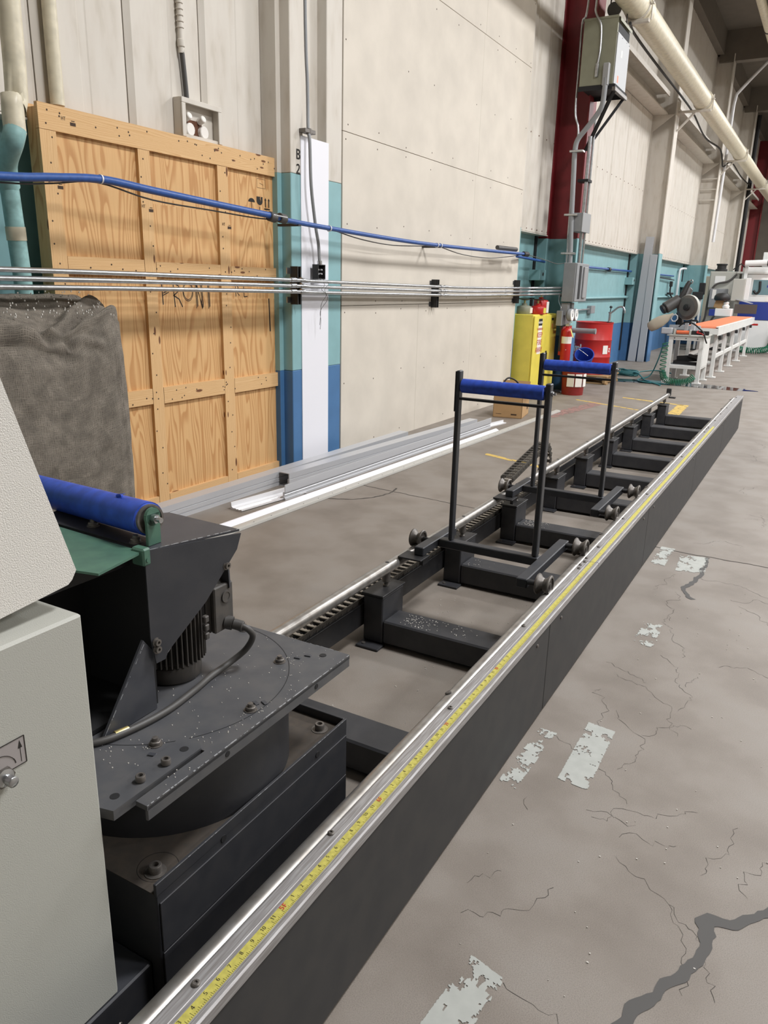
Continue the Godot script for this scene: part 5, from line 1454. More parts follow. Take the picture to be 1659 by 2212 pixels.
	part("body", MB.new().lathe([[0, 0], [0.085, 0], [0.115, 0.2], [0.122, 0.2], [0.122, 0.21], [0.11, 0.21], [0.08, 0.012], [0, 0.012]], 26, Transform3D(Basis(Vector3(1, 0, -0.25).normalized(), 0.75), Vector3(-2.70, 0.36, -9.92))), M.plastic_blue, b2)
	part("handle_wire", MB.new().tube(curve([Vector3(-2.81, 0.50, -9.78), Vector3(-2.74, 0.58, -9.72), Vector3(-2.62, 0.50, -9.78)], 6), 0.003, 6), M.galvanised, b2)
	# red drum on a pallet with a hand pump
	var pa := thing("pallet", "small wooden pallet under the red oil drum", "pallet", Vector3(-2.98, 0, -11.35))
	for k in 5:
		part("deck_board", bx(-3.36, 0.10, -11.06 - 0.15 * k, -2.66, 0.12, -11.18 - 0.15 * k, 0.003), M.pallet_wood, pa)
	for x in [-3.32, -3.03, -2.72]:
		part("stringer", bx(x, 0.018, -11.78, x + 0.04, 0.10, -11.05, 0.003), M.pallet_wood, pa)
	for k in 3:
		part("bottom_board", bx(-3.36, 0.0, -11.07 - 0.29 * k, -2.66, 0.018, -11.18 - 0.29 * k, 0.003), M.pallet_wood, pa)
	var dc := Vector3(-3.0, 0.12, -11.4)
	var dr := thing("oil_drum", "red steel oil drum with white lettering, standing on the pallet", "drum", dc)
	part("body", MB.new().lathe([[0, 0.01], [0.255, 0.01], [0.265, 0.0], [0.268, 0.008], [0.262, 0.02], [0.262, 0.235], [0.268, 0.243], [0.268, 0.252], [0.262, 0.26], [0.262, 0.475], [0.268, 0.483], [0.268, 0.492], [0.262, 0.50], [0.262, 0.715], [0.268, 0.722], [0.268, 0.735], [0.262, 0.735], [0.258, 0.72], [0, 0.72]], 48, Transform3D(Basis.IDENTITY, dc)), M.red, dr)
	var wd := MB.new()
	var kk := 0
	for ch in ["i", "n", "o", "l"]:
		var a := [-0.42, -0.22, 0.0, 0.19]
		# angle from the -x side round through +z to +x
		var an: float = -0.62 + a[kk]
		var o := Vector3(sin(an), 0, cos(an))
		wd.put(letters(ch, 0.145, true, 0.003), Transform3D(Basis(Vector3(o.z, 0, -o.x), Vector3.UP, o), dc + o * 0.263 + Vector3(0, 0.36, 0)))
		kk += 1
	for k in 10:
		var an := -0.92 + 0.062 * k
		var o := Vector3(sin(an), 0, cos(an))
		var q := Basis(Vector3(o.z, 0, -o.x), Vector3.UP, o)
		var keep := wd.t
		wd.t = Transform3D(q, dc + o * 0.262)
		wd.box(Vector3(-0.012, 0.287, 0), Vector3(0.012, 0.292, 0.0025))
		wd.t = keep
	part("lettering", wd, M.white, dr)
	var an2 := 1.02
	var o2 := Vector3(sin(an2), 0, cos(an2))
	var lm := MB.new()
	lm.t = Transform3D(Basis(Vector3(o2.z, 0, -o2.x), Vector3.UP, o2), dc + o2 * 0.2625)
	part("paper_label", lm.box(Vector3(-0.045, 0.295, -0.003), Vector3(0.045, 0.415, 0.002)), M.paper, dr)
	var zt := MB.new()
	var o3 := Vector3(sin(1.38), 0, cos(1.38))
	zt.put(letters("z", 0.1, true, 0.003), Transform3D(Basis(Vector3(o3.z, 0, -o3.x), Vector3.UP, o3), dc + o3 * 0.263 + Vector3(0, 0.355, 0)))
	part("lettering", zt, M.white, dr)
	var pu := thing("hand_pump", "chrome hand pump with a curved spout fitted in the drum's lid", "pump", Vector3(-2.80, 0.84, -11.42))
	part("body", MB.new().lathe([[0, 0], [0.03, 0], [0.03, 0.03], [0.018, 0.035], [0.018, 0.14], [0.024, 0.145], [0.024, 0.16], [0, 0.165]], 16, Transform3D(Basis.IDENTITY, Vector3(-2.80, 0.84, -11.42))), M.galvanised, pu)
	part("spout", MB.new().tube(curve([Vector3(-2.80, 0.98, -11.42), Vector3(-2.75, 1.02, -11.42), Vector3(-2.69, 1.07, -11.42), Vector3(-2.63, 1.075, -11.42), Vector3(-2.60, 1.03, -11.42), Vector3(-2.595, 0.99, -11.42)], 6), 0.013, 10), M.galvanised, pu)
	part("knob", MB.new().rod(Vector3(-2.80, 1.0, -11.42), Vector3(-2.795, 1.06, -11.42), 0.006, 8).lathe([[0, 0], [0.02, 0.008], [0.022, 0.02], [0.014, 0.034], [0, 0.036]], 12, Transform3D(Basis.IDENTITY, Vector3(-2.795, 1.05, -11.42))), M.rubber, pu)
	part("base_nut", MB.new().rod(Vector3(-2.80, 0.838, -11.42), Vector3(-2.80, 0.862, -11.42), 0.034, 8), M.rubber, pu)
	# switch boxes on the column
	var sw := thing("disconnect_switch", "tall grey switch box with a lever on the red column, fed by the conduits", "switch box", Vector3(-2.87, 1.16, -9.85))
	part("body", bx(-2.95, 1.155, -10.05, -2.80, 1.612, -9.52, 0.004), M.grey_box, sw)
	part("cover", bx(-2.80, 1.16, -10.04, -2.785, 1.607, -9.53, 0.004), M.grey_box, sw)
	part("lever_slot", bx(-2.786, 1.19, -9.72, -2.781, 1.58, -9.63), M.cavity, sw)
	part("lever", bx(-2.783, 1.2, -9.93, -2.765, 1.57, -9.80, 0.004), M.silver_sheet, sw)
	part("mounting_strut", bx(-2.97, 1.2, -10.2, -2.945, 1.57, -9.99), M.galvanised, sw)
	var jb := thing("pull_box", "small pale grey pull box on the conduits above the switch box", "junction box", Vector3(-2.87, 1.97, -9.75))
	part("body", bx(-2.945, 1.975, -9.95, -2.81, 2.185, -9.62, 0.003), M.grey_box, jb)
	part("cover", bx(-2.81, 1.97, -9.955, -2.798, 2.19, -9.615, 0.002), M.silver_sheet, jb)
	var cb := thing("cover_box", "small dark grey box low on the red column beside the round sockets", "junction box", Vector3(-2.93, 0.86, -9.5))
	part("body", bx(-2.985, 0.865, -9.66, -2.915, 1.045, -9.50, 0.003), M.grey_box, cb)
	part("back_plate", bx(-2.975, 0.87, -10.0, -2.955, 1.04, -9.6), M.galvanised, cb)
	part("feed_pipe", MB.new().tube(curve([Vector3(-2.955, 1.045, -9.56), Vector3(-2.955, 1.09, -9.56), Vector3(-3.0, 1.16, -9.6), Vector3(-3.01, 1.24, -9.66)], 5), 0.009, 8), M.galvanised, cb)
	var dv := part("switch_plate", bx(-3.12, 1.20, -9.99, -2.985, 1.245, -9.93, 0.003), M.galvanised, cb)
	part("socket_face", MB.new().rod(Vector3(-3.08, 1.222, -9.93), Vector3(-3.08, 1.222, -9.92), 0.016, 12), M.rubber, dv)
	for q in [[-9.60, "nearer round power socket with a white face on the red column"], [-9.78, "farther round power socket with a white face on the red column"]]:
		var ps := thing("round_socket", q[1], "socket", Vector3(-2.86, 0.94, q[0]), "round power sockets on the red column")
		var zc: float = q[0]
		part("housing", MB.new().lathe([[0, 0], [0.05, 0], [0.075, 0.02], [0.078, 0.05], [0.072, 0.06], [0, 0.06]], 24, Transform3D(Basis(Vector3.FORWARD, PI / 2), Vector3(-2.88, 0.995, zc))), M.grey_box, ps)
		part("face_ring", MB.new().lathe([[0.0, 0.0], [0.07, 0], [0.07, 0.008], [0.062, 0.011], [0.058, 0.008], [0, 0.008]], 24, Transform3D(Basis(Vector3.FORWARD, PI / 2), Vector3(-2.82, 0.995, zc))), M.white, ps)
		part("pin_mark", bx(-2.813, 0.975, zc - 0.012, -2.8105, 1.015, zc + 0.008), M.ink, ps)
		part("back_box", bx(-2.955, 0.99, zc - 0.05, -2.87, 1.14, zc + 0.04, 0.004), M.grey_box, ps)
	var so := thing("drain_stub", "grey pipe stub sticking out from the column beside the extinguisher", "pipe", Vector3(-2.8, 0.79, -10.1))
	part("pipe", MB.new().rod(Vector3(-2.96, 0.79, -10.05), Vector3(-2.62, 0.79, -10.05), 0.032, 16), M.grey_box, so)
	part("rim", MB.new().lathe([[0.032, 0], [0.036, 0], [0.036, 0.02], [0.032, 0.02]], 16, Transform3D(Basis(Vector3.FORWARD, PI / 2), Vector3(-2.64, 0.79, -10.05))), M.grey_box, so)
	# transformer on its shelf and the conduits beside it
	var tr := thing("transformer", "large olive-grey transformer cabinet on a bracket high on the red column", "transformer", Vector3(-2.79, 3.54, -9.87))
	part("body", bx(-2.985, 3.54, -10.15, -2.60, 4.215, -9.60, 0.004), M.olive_grey, tr)
	part("side_cover", bx(-2.60, 3.545, -10.145, -2.588, 4.06, -9.605, 0.003), M.silver_sheet, tr)
	part("vent_opening", bx(-2.602, 4.07, -10.13, -2.597, 4.16, -9.63), M.cavity, tr)
	part("vent_hood", MB.new().prism(v2([-2.60, 4.215, -2.575, 4.20, -2.572, 4.165, -2.576, 4.165, -2.579, 4.197, -2.60, 4.21]), 0.55, Transform3D(Basis.IDENTITY, Vector3(0, 0, -10.15))), M.olive_grey, tr)
	part("top_lip", bx(-2.99, 4.20, -10.155, -2.595, 4.225, -9.592, 0.003), M.olive_grey, tr)
	part("sticker", bx(-2.588, 3.85, -9.85, -2.5872, 3.92, -9.80), M.paper, tr)
	part("sticker", bx(-2.588, 3.58, -9.78, -2.5872, 3.65, -9.73), M.orange, tr)
	for z in [-9.62, -9.8, -10.0, -10.13]:
		part("cover_screw", MB.new().rod(Vector3(-2.588, 4.04, z), Vector3(-2.584, 4.04, z), 0.006, 8), M.galvanised, tr)
	var sf := thing("bracket_shelf", "dark steel bracket shelf carrying the transformer on the red column", "bracket", Vector3(-2.79, 3.4, -9.87))
	part("frame", MB.new().box(Vector3(-2.99, 3.49, -9.60), Vector3(-2.57, 3.54, -9.595)).box(Vector3(-2.99, 3.49, -10.16), Vector3(-2.57, 3.54, -10.155)).box(Vector3(-2.575, 3.49, -10.16), Vector3(-2.57, 3.54, -9.595)).box(Vector3(-2.99, 3.535, -10.16), Vector3(-2.57, 3.54, -9.595)), M.cavity, sf)
	for z in [-9.65, -10.1]:
		part("brace", MB.new().bar(Vector3(-2.59, 3.48, z), Vector3(-2.955, 2.93, -10.0), 0.035, 0.03), M.cavity, sf)
	part("end_angle", bx(-2.60, 3.47, -10.16, -2.56, 3.51, -9.59, 0.002), M.wheel_steel, sf)
	var g := "conduits on the red column"
	var k1 := thing("power_conduit", "thick grey conduit curving from under the transformer down to the switch box", "conduit", Vector3(-2.93, 1.6, -9.6), g)
	part("pipe", MB.new().tube(curve([Vector3(-2.675, 3.60, -9.57), Vector3(-2.674, 3.48, -9.57), Vector3(-2.69, 3.32, -9.58), Vector3(-2.76, 3.21, -9.6), Vector3(-2.86, 3.09, -9.6), Vector3(-2.945, 2.98, -9.6), Vector3(-2.965, 2.85, -9.6), Vector3(-2.955, 2.6, -9.6), Vector3(-2.937, 2.18, -9.6), Vector3(-2.915, 1.8, -9.6), Vector3(-2.905, 1.61, -9.6)], 6), 0.029, 14), M.grey_box, k1)
	part("elbow_body", bx(-2.71, 3.52, -9.605, -2.64, 3.75, -9.545, 0.008), M.silver_sheet, k1)
	for y in [2.86, 2.16, 1.72]:
		part("pipe_strap", MB.new().box(Vector3(-3.02, y - 0.012, -9.66), Vector3(-2.86, y + 0.012, -9.565), 0.003), M.galvanised, k1)
	var k2 := thing("power_conduit", "thin conduit bending round the left side of the transformer", "conduit", Vector3(-3.0, 1.6, -9.7), g)
	part("pipe", MB.new().tube(curve([Vector3(-2.95, 6.0, -9.72), Vector3(-2.988, 4.44, -9.7), Vector3(-3.04, 4.22, -9.7), Vector3(-3.036, 3.75, -9.7), Vector3(-3.032, 3.31, -9.7), Vector3(-2.985, 3.15, -9.7), Vector3(-2.975, 3.0, -9.7), Vector3(-3.0, 2.8, -9.7), Vector3(-2.995, 2.5, -9.7), Vector3(-2.985, 1.62, -9.7), Vector3(-2.99, 1.2, -9.7)], 6), 0.012, 10), M.galvanised, k2)
	var k3 := thing("power_conduit", "thin conduit running down the face of the transformer to a small elbow", "conduit", Vector3(-2.8, 3.6, -9.58), g)
	part("pipe", MB.new().tube(curve([Vector3(-2.857, 5.0, -9.57), Vector3(-2.857, 4.4, -9.57), Vector3(-2.855, 4.27, -9.57), Vector3(-2.785, 4.13, -9.575), Vector3(-2.77, 3.9, -9.575), Vector3(-2.785, 3.75, -9.575)], 6), 0.012, 10), M.galvanised, k3)
	part("elbow_body", bx(-2.805, 3.62, -9.60, -2.77, 3.76, -9.56, 0.006), M.galvanised, k3)
	var k4 := thing("power_conduit", "shiny conduit running up the lit side of the red column", "conduit", Vector3(-2.86, 1.6, -9.85), g)
	part("pipe", MB.new().tube([Vector3(-2.86, 1.61, -9.82), Vector3(-2.86, 3.05, -9.82)], 0.022, 12), M.galvanised, k4)
	part("pipe", MB.new().tube([Vector3(-2.85, 1.61, -9.93), Vector3(-2.85, 3.3, -9.93)], 0.014, 10), M.galvanised, k4)
	part("pipe_strap", bx(-2.96, 2.55, -9.96, -2.83, 2.58, -9.79), M.cavity, k4)
	var fl2 := thing("flood_lamp", "small dark flood lamp body above the transformer", "lamp", Vector3(-2.72, 4.35, -10.2))
	part("housing", MB.new().lathe([[0, 0], [0.05, 0.01], [0.07, 0.05], [0.075, 0.12], [0, 0.12]], 18, Transform3D(Basis(Vector3(1, 0, 0), 1.9), Vector3(-2.74, 4.40, -9.98))), M.cable_grey, fl2)
	part("yoke", MB.new().tube(curve([Vector3(-2.82, 4.40, -10.0), Vector3(-2.80, 4.6, -10.02), Vector3(-2.66, 4.6, -10.02), Vector3(-2.62, 4.22, -10.05)], 5), 0.008, 6), M.cable_grey, fl2)

# ---------------------------------------------------------------- further down the wall
func high_pipes() -> void:
	var bp := thing("main_pipe", "fat cream main pipe carried on brackets high along the wall", "pipe", Vector3(-2.58, 4.3, -16))
	part("pipe", MB.new().rod(Vector3(-2.58, 4.49, -4.0), Vector3(-2.58, 4.49, -34.5), 0.148, 32), M.pale_pipe, bp)
	for z in [-10.35, -15.45, -21.4, -27.2]:
		part("joint_collar", MB.new().rod(Vector3(-2.58, 4.49, z), Vector3(-2.58, 4.49, z - 0.16), 0.166, 32, 0.006), M.pale_pipe, bp)
	var i := 0
	for z in [-10.25, -15.4, -21.35, -27.15]:
		var b := thing("pipe_bracket", ["triangular cream bracket under the main pipe above the transformer", "nearest clear triangular bracket under the main pipe, over the leaning planks", "second clear triangular bracket under the main pipe, at the cream column with rungs", "farthest triangular bracket under the main pipe"][i], "bracket", Vector3(-2.75, 4.1, z), "brackets under the main pipe")
		part("arm", bx(-2.96, 4.30, z - 0.03, -2.42, 4.335, z + 0.03, 0.003), M.cream, b)
		part("brace", MB.new().bar(Vector3(-2.945, 4.02, z), Vector3(-2.68, 4.30, z), 0.05, 0.025), M.cream, b)
		part("clamp", MB.new().lathe([[0.149, -0.02], [0.156, -0.02], [0.156, 0.02], [0.149, 0.02]], 28, Transform3D(Basis(Vector3.RIGHT, PI / 2), Vector3(-2.58, 4.49, z))), M.cream, b)
		part("clamp_ear", MB.new().box(Vector3(-2.43, 4.48, z - 0.02), Vector3(-2.38, 4.50, z + 0.02)).rod(Vector3(-2.40, 4.32, z), Vector3(-2.40, 4.56, z), 0.009, 8), M.cream, b)
		i += 1
	single("drooping_cable", MB.new().tube(curve([Vector3(-2.6, 4.27, -10.1), Vector3(-2.85, 4.50, -11.4), Vector3(-2.88, 4.51, -13.1), Vector3(-2.9, 4.53, -15.1), Vector3(-2.9, 4.50, -16.5), Vector3(-2.9, 4.35, -18.2), Vector3(-2.9, 4.46, -20.37), Vector3(-2.9, 4.31, -20.98), Vector3(-2.9, 4.20, -21.3), Vector3(-2.88, 4.45, -22.5), Vector3(-2.9, 4.42, -25.0), Vector3(-2.9, 4.46, -27.5)], 6), 0.018, 6), M.rubber, "black cable drooping between the brackets behind the main pipe", "cable")
	var n := 0
	for q in [[-1.98, 6.15, 0.075, M.pale_pipe, "left one of the twin cream pipes under the roof"], [-1.72, 6.22, 0.08, M.pale_pipe, "right one of the twin cream pipes under the roof"], [-1.15, 6.25, 0.10, M.grey_box, "grey pipe under the roof beside the twin cream pipes"]]:
		var p := thing("roof_pipe", q[4], "pipe", Vector3(q[0], q[1], -18), "pipes under the roof")
		part("pipe", MB.new().rod(Vector3(q[0], q[1], -8), Vector3(q[0], q[1], -35), q[2], 16), q[3], p)
		for z in [-14.0, -18.0, -22.0, -27.0]:
			part("hanger", MB.new().rod(Vector3(q[0], q[1] + q[2] - 0.01, z), Vector3(q[0], 7.0, z), 0.012, 6).lathe([[q[2], -0.02], [q[2] + 0.012, -0.02], [q[2] + 0.012, 0.02], [q[2], 0.02]], 16, Transform3D(Basis(Vector3.RIGHT, PI / 2), Vector3(q[0], q[1], z))), M.cable_grey, p)
		n += 1
	single("bent_conduit", MB.new().tube(curve([Vector3(-2.93, 2.5, -21.6), Vector3(-2.9, 5.0, -21.6), Vector3(-2.88, 5.7, -21.6), Vector3(-2.75, 5.95, -21.6), Vector3(-2.0, 6.75, -21.6)], 5), 0.035, 10), M.white_aluminium, "pale conduit bending away from the second cream column towards the roof", "conduit")
	single("black_downpipe", MB.new().rod(Vector3(-2.9, 0.0, -27.4), Vector3(-2.9, 6.4, -27.4), 0.06, 10), M.cavity, "black vertical pipe running up the farthest cream column", "pipe")
	var wp := thing("wall_air_line", "thin blue air line fixed along the teal wall beyond the red column", "pipe", Vector3(-3.42, 1.63, -13))
	part("pipe", MB.new().rod(Vector3(-3.42, 1.628, -10.4), Vector3(-3.42, 1.64, -15.2), 0.018, 10).rod(Vector3(-3.42, 1.64, -15.6), Vector3(-3.42, 1.64, -19.6), 0.016, 10).rod(Vector3(-3.42, 1.64, -21.5), Vector3(-3.42, 1.64, -26.9), 0.02, 10), M.blue_pipe, wp)
	part("joint", MB.new().rod(Vector3(-3.42, 1.632, -13.5), Vector3(-3.42, 1.632, -13.62), 0.034, 10, 0.004), M.rubber, wp)
	var wc := thing("wall_conduit", "teal-painted conduit along the wall ending at a small square outlet", "conduit", Vector3(-3.43, 1.0, -12.2))
	part("pipe", MB.new().rod(Vector3(-3.43, 0.985, -10.4), Vector3(-3.43, 0.997, -12.6), 0.014, 10), M.galvanised, wc)
	part("outlet", bx(-3.47, 0.93, -12.85, -3.40, 1.05, -12.62, 0.004), M.grey_box, wc)
	single("wall_rail", MB.new().rod(Vector3(-3.43, 1.165, -10.4), Vector3(-3.43, 1.175, -15.2), 0.02, 8).rod(Vector3(-3.43, 1.17, -15.6), Vector3(-3.43, 1.17, -21.1), 0.02, 8), M.teal, "long teal-painted pipe fixed at waist height along the dado beyond the red column", "pipe")
	for q in [[-9.88, "teal bracket box on the wall left of the red column"], [-15.12, "teal bracket box on the wall left of the leaning planks"], [-21.05, "teal bracket box on the wall left of the second cream column"]]:
		var tb := thing("teal_bracket", q[1], "bracket", Vector3(-3.4, 1.4, q[0]), "teal bracket boxes on the dado")
		part("box", bx(-3.48, 1.40, q[0] - 0.12, -3.33, 1.53, q[0] + 0.12, 0.004), M.teal, tb)
		part("seal_strip", bx(-3.48, 0.2, q[0] - 0.06, -3.455, 1.94, q[0] + 0.02), M.cavity, tb)
		part("bolt", MB.new().rod(Vector3(-3.33, 1.48, q[0]), Vector3(-3.322, 1.48, q[0]), 0.02, 8), M.cable_grey, tb)

func planks() -> void:
	var g := "grey planks leaning at the cream column"
	single("grey_plank", MB.new().bar(Vector3(-3.23, 0.0, -15.2), Vector3(-3.15, 2.25, -15.24), 0.035, 0.145, 0.003), M.plank_grey, "taller grey plank leaning against the cream column", "plank", g)
	single("grey_plank", MB.new().bar(Vector3(-3.062, 0.0, -15.18), Vector3(-3.045, 1.94, -15.22), 0.03, 0.125, 0.003), M.plank_grey, "shorter grey plank leaning beside the taller one at the cream column", "plank", g)

func coil_along(spine: Array, r: float, per_metre: float) -> Array:
	# the points of a spring wound round a line
	var pts := []
	var ph := 0.0
	for k in spine.size() - 1:
		var d: Vector3 = (spine[k + 1] - spine[k]).normalized()
		var x := d.cross(Vector3(0.1, 0.1, -1).normalized()).normalized()
		var y := d.cross(x)
		var l: float = spine[k].distance_to(spine[k + 1])
		var sub := maxi(2, ceili(l * per_metre * 10.0))
		for i in sub:
			ph += TAU * per_metre * l / sub
			pts.append(spine[k].lerp(spine[k + 1], float(i) / sub) + (x * cos(ph) + y * sin(ph)) * r)
	return pts

func saw_table() -> void:
	# white frame table, its mitre saw and hoses
	var t := thing("saw_table", "white square-tube table under the mitre saw, with a low shelf", "table", Vector3(-1.83, 0, -12.4))
	for x in [-2.03, -1.60]:
		for z in [-12.1, -12.7]:
			var l := part("leg", bx(x - 0.03, 0.02, z - 0.03, x + 0.03, 0.6195, z + 0.03, 0.003), M.white_frame, t)
			part("foot", bx(x - 0.06, 0.0, z - 0.05, x + 0.06, 0.02, z + 0.05, 0.003), M.white_frame, l)
	part("top_frame", MB.new().box(Vector3(-2.06, 0.62, -12.13), Vector3(-1.57, 0.68, -12.07), 0.003).box(Vector3(-2.06, 0.62, -12.73), Vector3(-1.57, 0.68, -12.67), 0.003).box(Vector3(-1.63, 0.62, -12.6695), Vector3(-1.57, 0.68, -12.1305), 0.003).box(Vector3(-2.06, 0.62, -12.6695), Vector3(-2.0, 0.68, -12.1305), 0.003), M.white_frame, t)
	part("table_top", bx(-2.09, 0.68, -12.75, -1.55, 0.692, -12.05, 0.003), M.machine_grey, t)
	part("low_rail", MB.new().box(Vector3(-2.0, 0.21, -12.125), Vector3(-1.63, 0.26, -12.075), 0.003).box(Vector3(-2.0, 0.21, -12.725), Vector3(-1.63, 0.26, -12.675), 0.003).box(Vector3(-1.625, 0.21, -12.67), Vector3(-1.575, 0.26, -12.13), 0.003).box(Vector3(-2.055, 0.21, -12.67), Vector3(-2.005, 0.26, -12.13), 0.003), M.white_frame, t)
	part("side_sheet", bx(-1.572, 0.24, -12.66, -1.568, 0.63, -12.14), M.white_frame, t)
	part("shelf", bx(-2.03, 0.255, -12.68, -1.60, 0.265, -12.12), M.grey_box, t)
	for x in [-1.98, -1.82, -1.66]:
		part("frame_bolt", MB.new().rod(Vector3(x, 0.65, -12.07), Vector3(x, 0.65, -12.062), 0.009, 8), M.cable_grey, t)
	var b := thing("parts_tray", "black tray of dark offcuts on the low shelf of the white saw table", "tray", Vector3(-1.8, 0.265, -12.4))
	part("tray", MB.new().box(Vector3(-1.98, 0.265, -12.6), Vector3(-1.63, 0.275, -12.2)).box(Vector3(-1.98, 0.265, -12.2), Vector3(-1.63, 0.31, -12.195)).box(Vector3(-1.98, 0.265, -12.6), Vector3(-1.975, 0.31, -12.2)), M.cavity, b)
	part("offcut", MB.new().bar(Vector3(-1.95, 0.33, -12.3), Vector3(-1.66, 0.36, -12.35), 0.08, 0.09, 0.004), M.cavity, b)
	part("offcut", MB.new().bar(Vector3(-1.78, 0.40, -12.28), Vector3(-1.64, 0.37, -12.25), 0.06, 0.04, 0.004), M.rubber, b)
	# mitre saw
	var s := thing("mitre_saw", "dark mitre saw with a round blade guard and dust bag on the white table", "saw", Vector3(-1.95, 0.69, -12.4))
	part("turntable", MB.new().lathe([[0, 0.692], [0.17, 0.692], [0.17, 0.735], [0.15, 0.75], [0, 0.75]], 28, Transform3D(Basis.IDENTITY, Vector3(-1.93, 0, -12.42))), M.cable_grey, s)
	part("fence", bx(-2.15, 0.75, -12.52, -1.70, 0.82, -12.49, 0.004), M.plank_grey, s)
	part("arm", MB.new().bar(Vector3(-2.0, 0.76, -12.62), Vector3(-2.03, 1.02, -12.5), 0.09, 0.08, 0.01), M.rubber, s)
	var fr := Transform3D(Basis(Vector3.UP, -0.45) * Basis(Vector3.RIGHT, PI / 2), Vector3(-1.86, 1.085, -12.24))
	var gd := part("blade_guard", MB.new().lathe([[0, 0], [0.165, 0], [0.175, 0.008], [0.175, 0.05], [0.165, 0.058], [0, 0.058]], 40, fr), M.smoke_plastic, s, "grey-brown round blade guard")
	part("guard_rim", MB.new().lathe([[0.150, 0.058], [0.176, 0.05], [0.182, 0.03], [0.178, 0.0]], 40, fr), M.machine_grey, gd)
	part("blade", MB.new().lathe([[0.13, 0.059], [0.13, 0.0605], [0, 0.0605]], 36, fr), M.wheel_steel, gd)
	part("blade_hub", MB.new().lathe([[0.05, 0.06], [0.046, 0.085], [0.02, 0.09], [0.02, 0.10], [0, 0.10]], 24, fr), M.rubber, gd)
	part("upper_guard", MB.new().bar(Vector3(-1.98, 1.14, -12.32), Vector3(-1.93, 1.36, -12.42), 0.12, 0.10, 0.02), M.cable_grey, s)
	var hd := part("handle", MB.new().tube(curve([Vector3(-2.06, 1.12, -12.28), Vector3(-1.99, 1.26, -12.30), Vector3(-1.94, 1.40, -12.34), Vector3(-1.92, 1.44, -12.36)], 5), 0.035, 10), M.rubber, s)
	part("motor", MB.new().rod(Vector3(-2.20, 1.06, -12.22), Vector3(-2.02, 1.19, -12.34), 0.085, 20, 0.012), M.cable_grey, s)
	part("motor_end", MB.new().rod(Vector3(-2.235, 1.035, -12.2), Vector3(-2.20, 1.06, -12.22), 0.07, 18, 0.01), M.rubber, s)
	part("hose_ring", MB.new().tube([Vector3(-2.06, 0.96, -12.12), Vector3(-2.02, 0.985, -12.12), Vector3(-1.99, 0.96, -12.12), Vector3(-1.985, 0.92, -12.12), Vector3(-2.01, 0.885, -12.12), Vector3(-2.05, 0.885, -12.12), Vector3(-2.075, 0.92, -12.12), Vector3(-2.06, 0.96, -12.12)], 0.01, 8), M.plank_grey, s)
	var bag := MB.new()
	bag.t = Transform3D(Basis.from_scale(Vector3(1, 1, 0.5)), Vector3(0, 0, -12.14 * 0.5))
	var ba := Vector3(-2.05, 0.985, -12.14)
	bag.lathe([[0.0, 0.0], [0.022, 0.0], [0.03, 0.05], [0.06, 0.11], [0.082, 0.2], [0.085, 0.30], [0.07, 0.38], [0.03, 0.40], [0, 0.40]], 18, Transform3D(bag.frame(ba, Vector3(-2.37, 0.78, -12.14)), ba), 80.0)
	part("dust_bag", bag, M.bag, s, "limp beige dust bag")
	part("lift_hook", MB.new().tube(curve([Vector3(-1.93, 1.43, -12.36), Vector3(-1.91, 1.47, -12.36), Vector3(-1.88, 1.46, -12.36), Vector3(-1.885, 1.42, -12.36)], 4), 0.01, 6), M.galvanised, s)
	part("laser_box", MB.new().box(Vector3(-2.19, 0.70, -12.2), Vector3(-2.04, 0.79, -12.1), 0.01), M.plank_grey, s)
	part("vise", MB.new().box(Vector3(-1.9, 0.75, -12.35), Vector3(-1.85, 0.86, -12.28), 0.004).box(Vector3(-1.82, 0.75, -12.4), Vector3(-1.76, 0.88, -12.33), 0.004), M.plank_grey, s)
	var c := thing("hand_clamp", "black and orange hand clamp lying along the front of the saw table", "clamp", Vector3(-1.75, 0.692, -12.1))
	part("grip", MB.new().rod(Vector3(-1.97, 0.735, -12.1), Vector3(-1.78, 0.735, -12.1), 0.026, 14, 0.004), M.orange, c)
	part("bar", bx(-1.76, 0.705, -12.12, -1.52, 0.765, -12.08, 0.006), M.rubber, c)
	part("pad", bx(-1.79, 0.693, -12.13, -1.765, 0.77, -12.07, 0.004), M.machine_grey, c)
	part("pad", bx(-2.01, 0.693, -12.13, -1.98, 0.78, -12.07, 0.004), M.machine_grey, c)
	part("strap", MB.new().tube(curve([Vector3(-1.66, 0.77, -12.06), Vector3(-1.68, 0.74, -12.05), Vector3(-1.62, 0.73, -12.05), Vector3(-1.57, 0.70, -12.05)], 5), 0.01, 6), M.red, c)
	single("saw_lead", MB.new().tube(curve([Vector3(-1.98, 0.80, -12.3), Vector3(-1.90, 0.87, -12.3), Vector3(-1.78, 0.86, -12.25), Vector3(-1.66, 0.79, -12.15), Vector3(-1.58, 0.74, -12.0), Vector3(-1.55, 0.66, -12.0), Vector3(-1.53, 0.60, -12.05)], 5), 0.011, 6), M.rubber, "black lead hanging over the saw table from the mitre saw", "cable")
	var lift := thing("tool_hanger", "black hoist hook and coiled lead hanging from the teal wall above the mitre saw", "hook", Vector3(-3.4, 1.3, -19))
	part("arm", MB.new().bar(Vector3(-3.45, 1.62, -15.7), Vector3(-3.40, 1.55, -19.6), 0.02, 0.02), M.rubber, lift)
	part("block", MB.new().box(Vector3(-3.42, 1.40, -19.3), Vector3(-3.36, 1.52, -19.2), 0.008).box(Vector3(-3.44, 1.22, -19.4), Vector3(-3.34, 1.27, -19.1), 0.008), M.rubber, lift)
	part("lead", MB.new().tube(curve([Vector3(-3.39, 1.5, -19.25), Vector3(-3.39, 1.25, -19.25), Vector3(-3.3, 1.12, -19.3), Vector3(-3.2, 1.0, -19.4)], 4), 0.018, 6), M.rubber, lift)
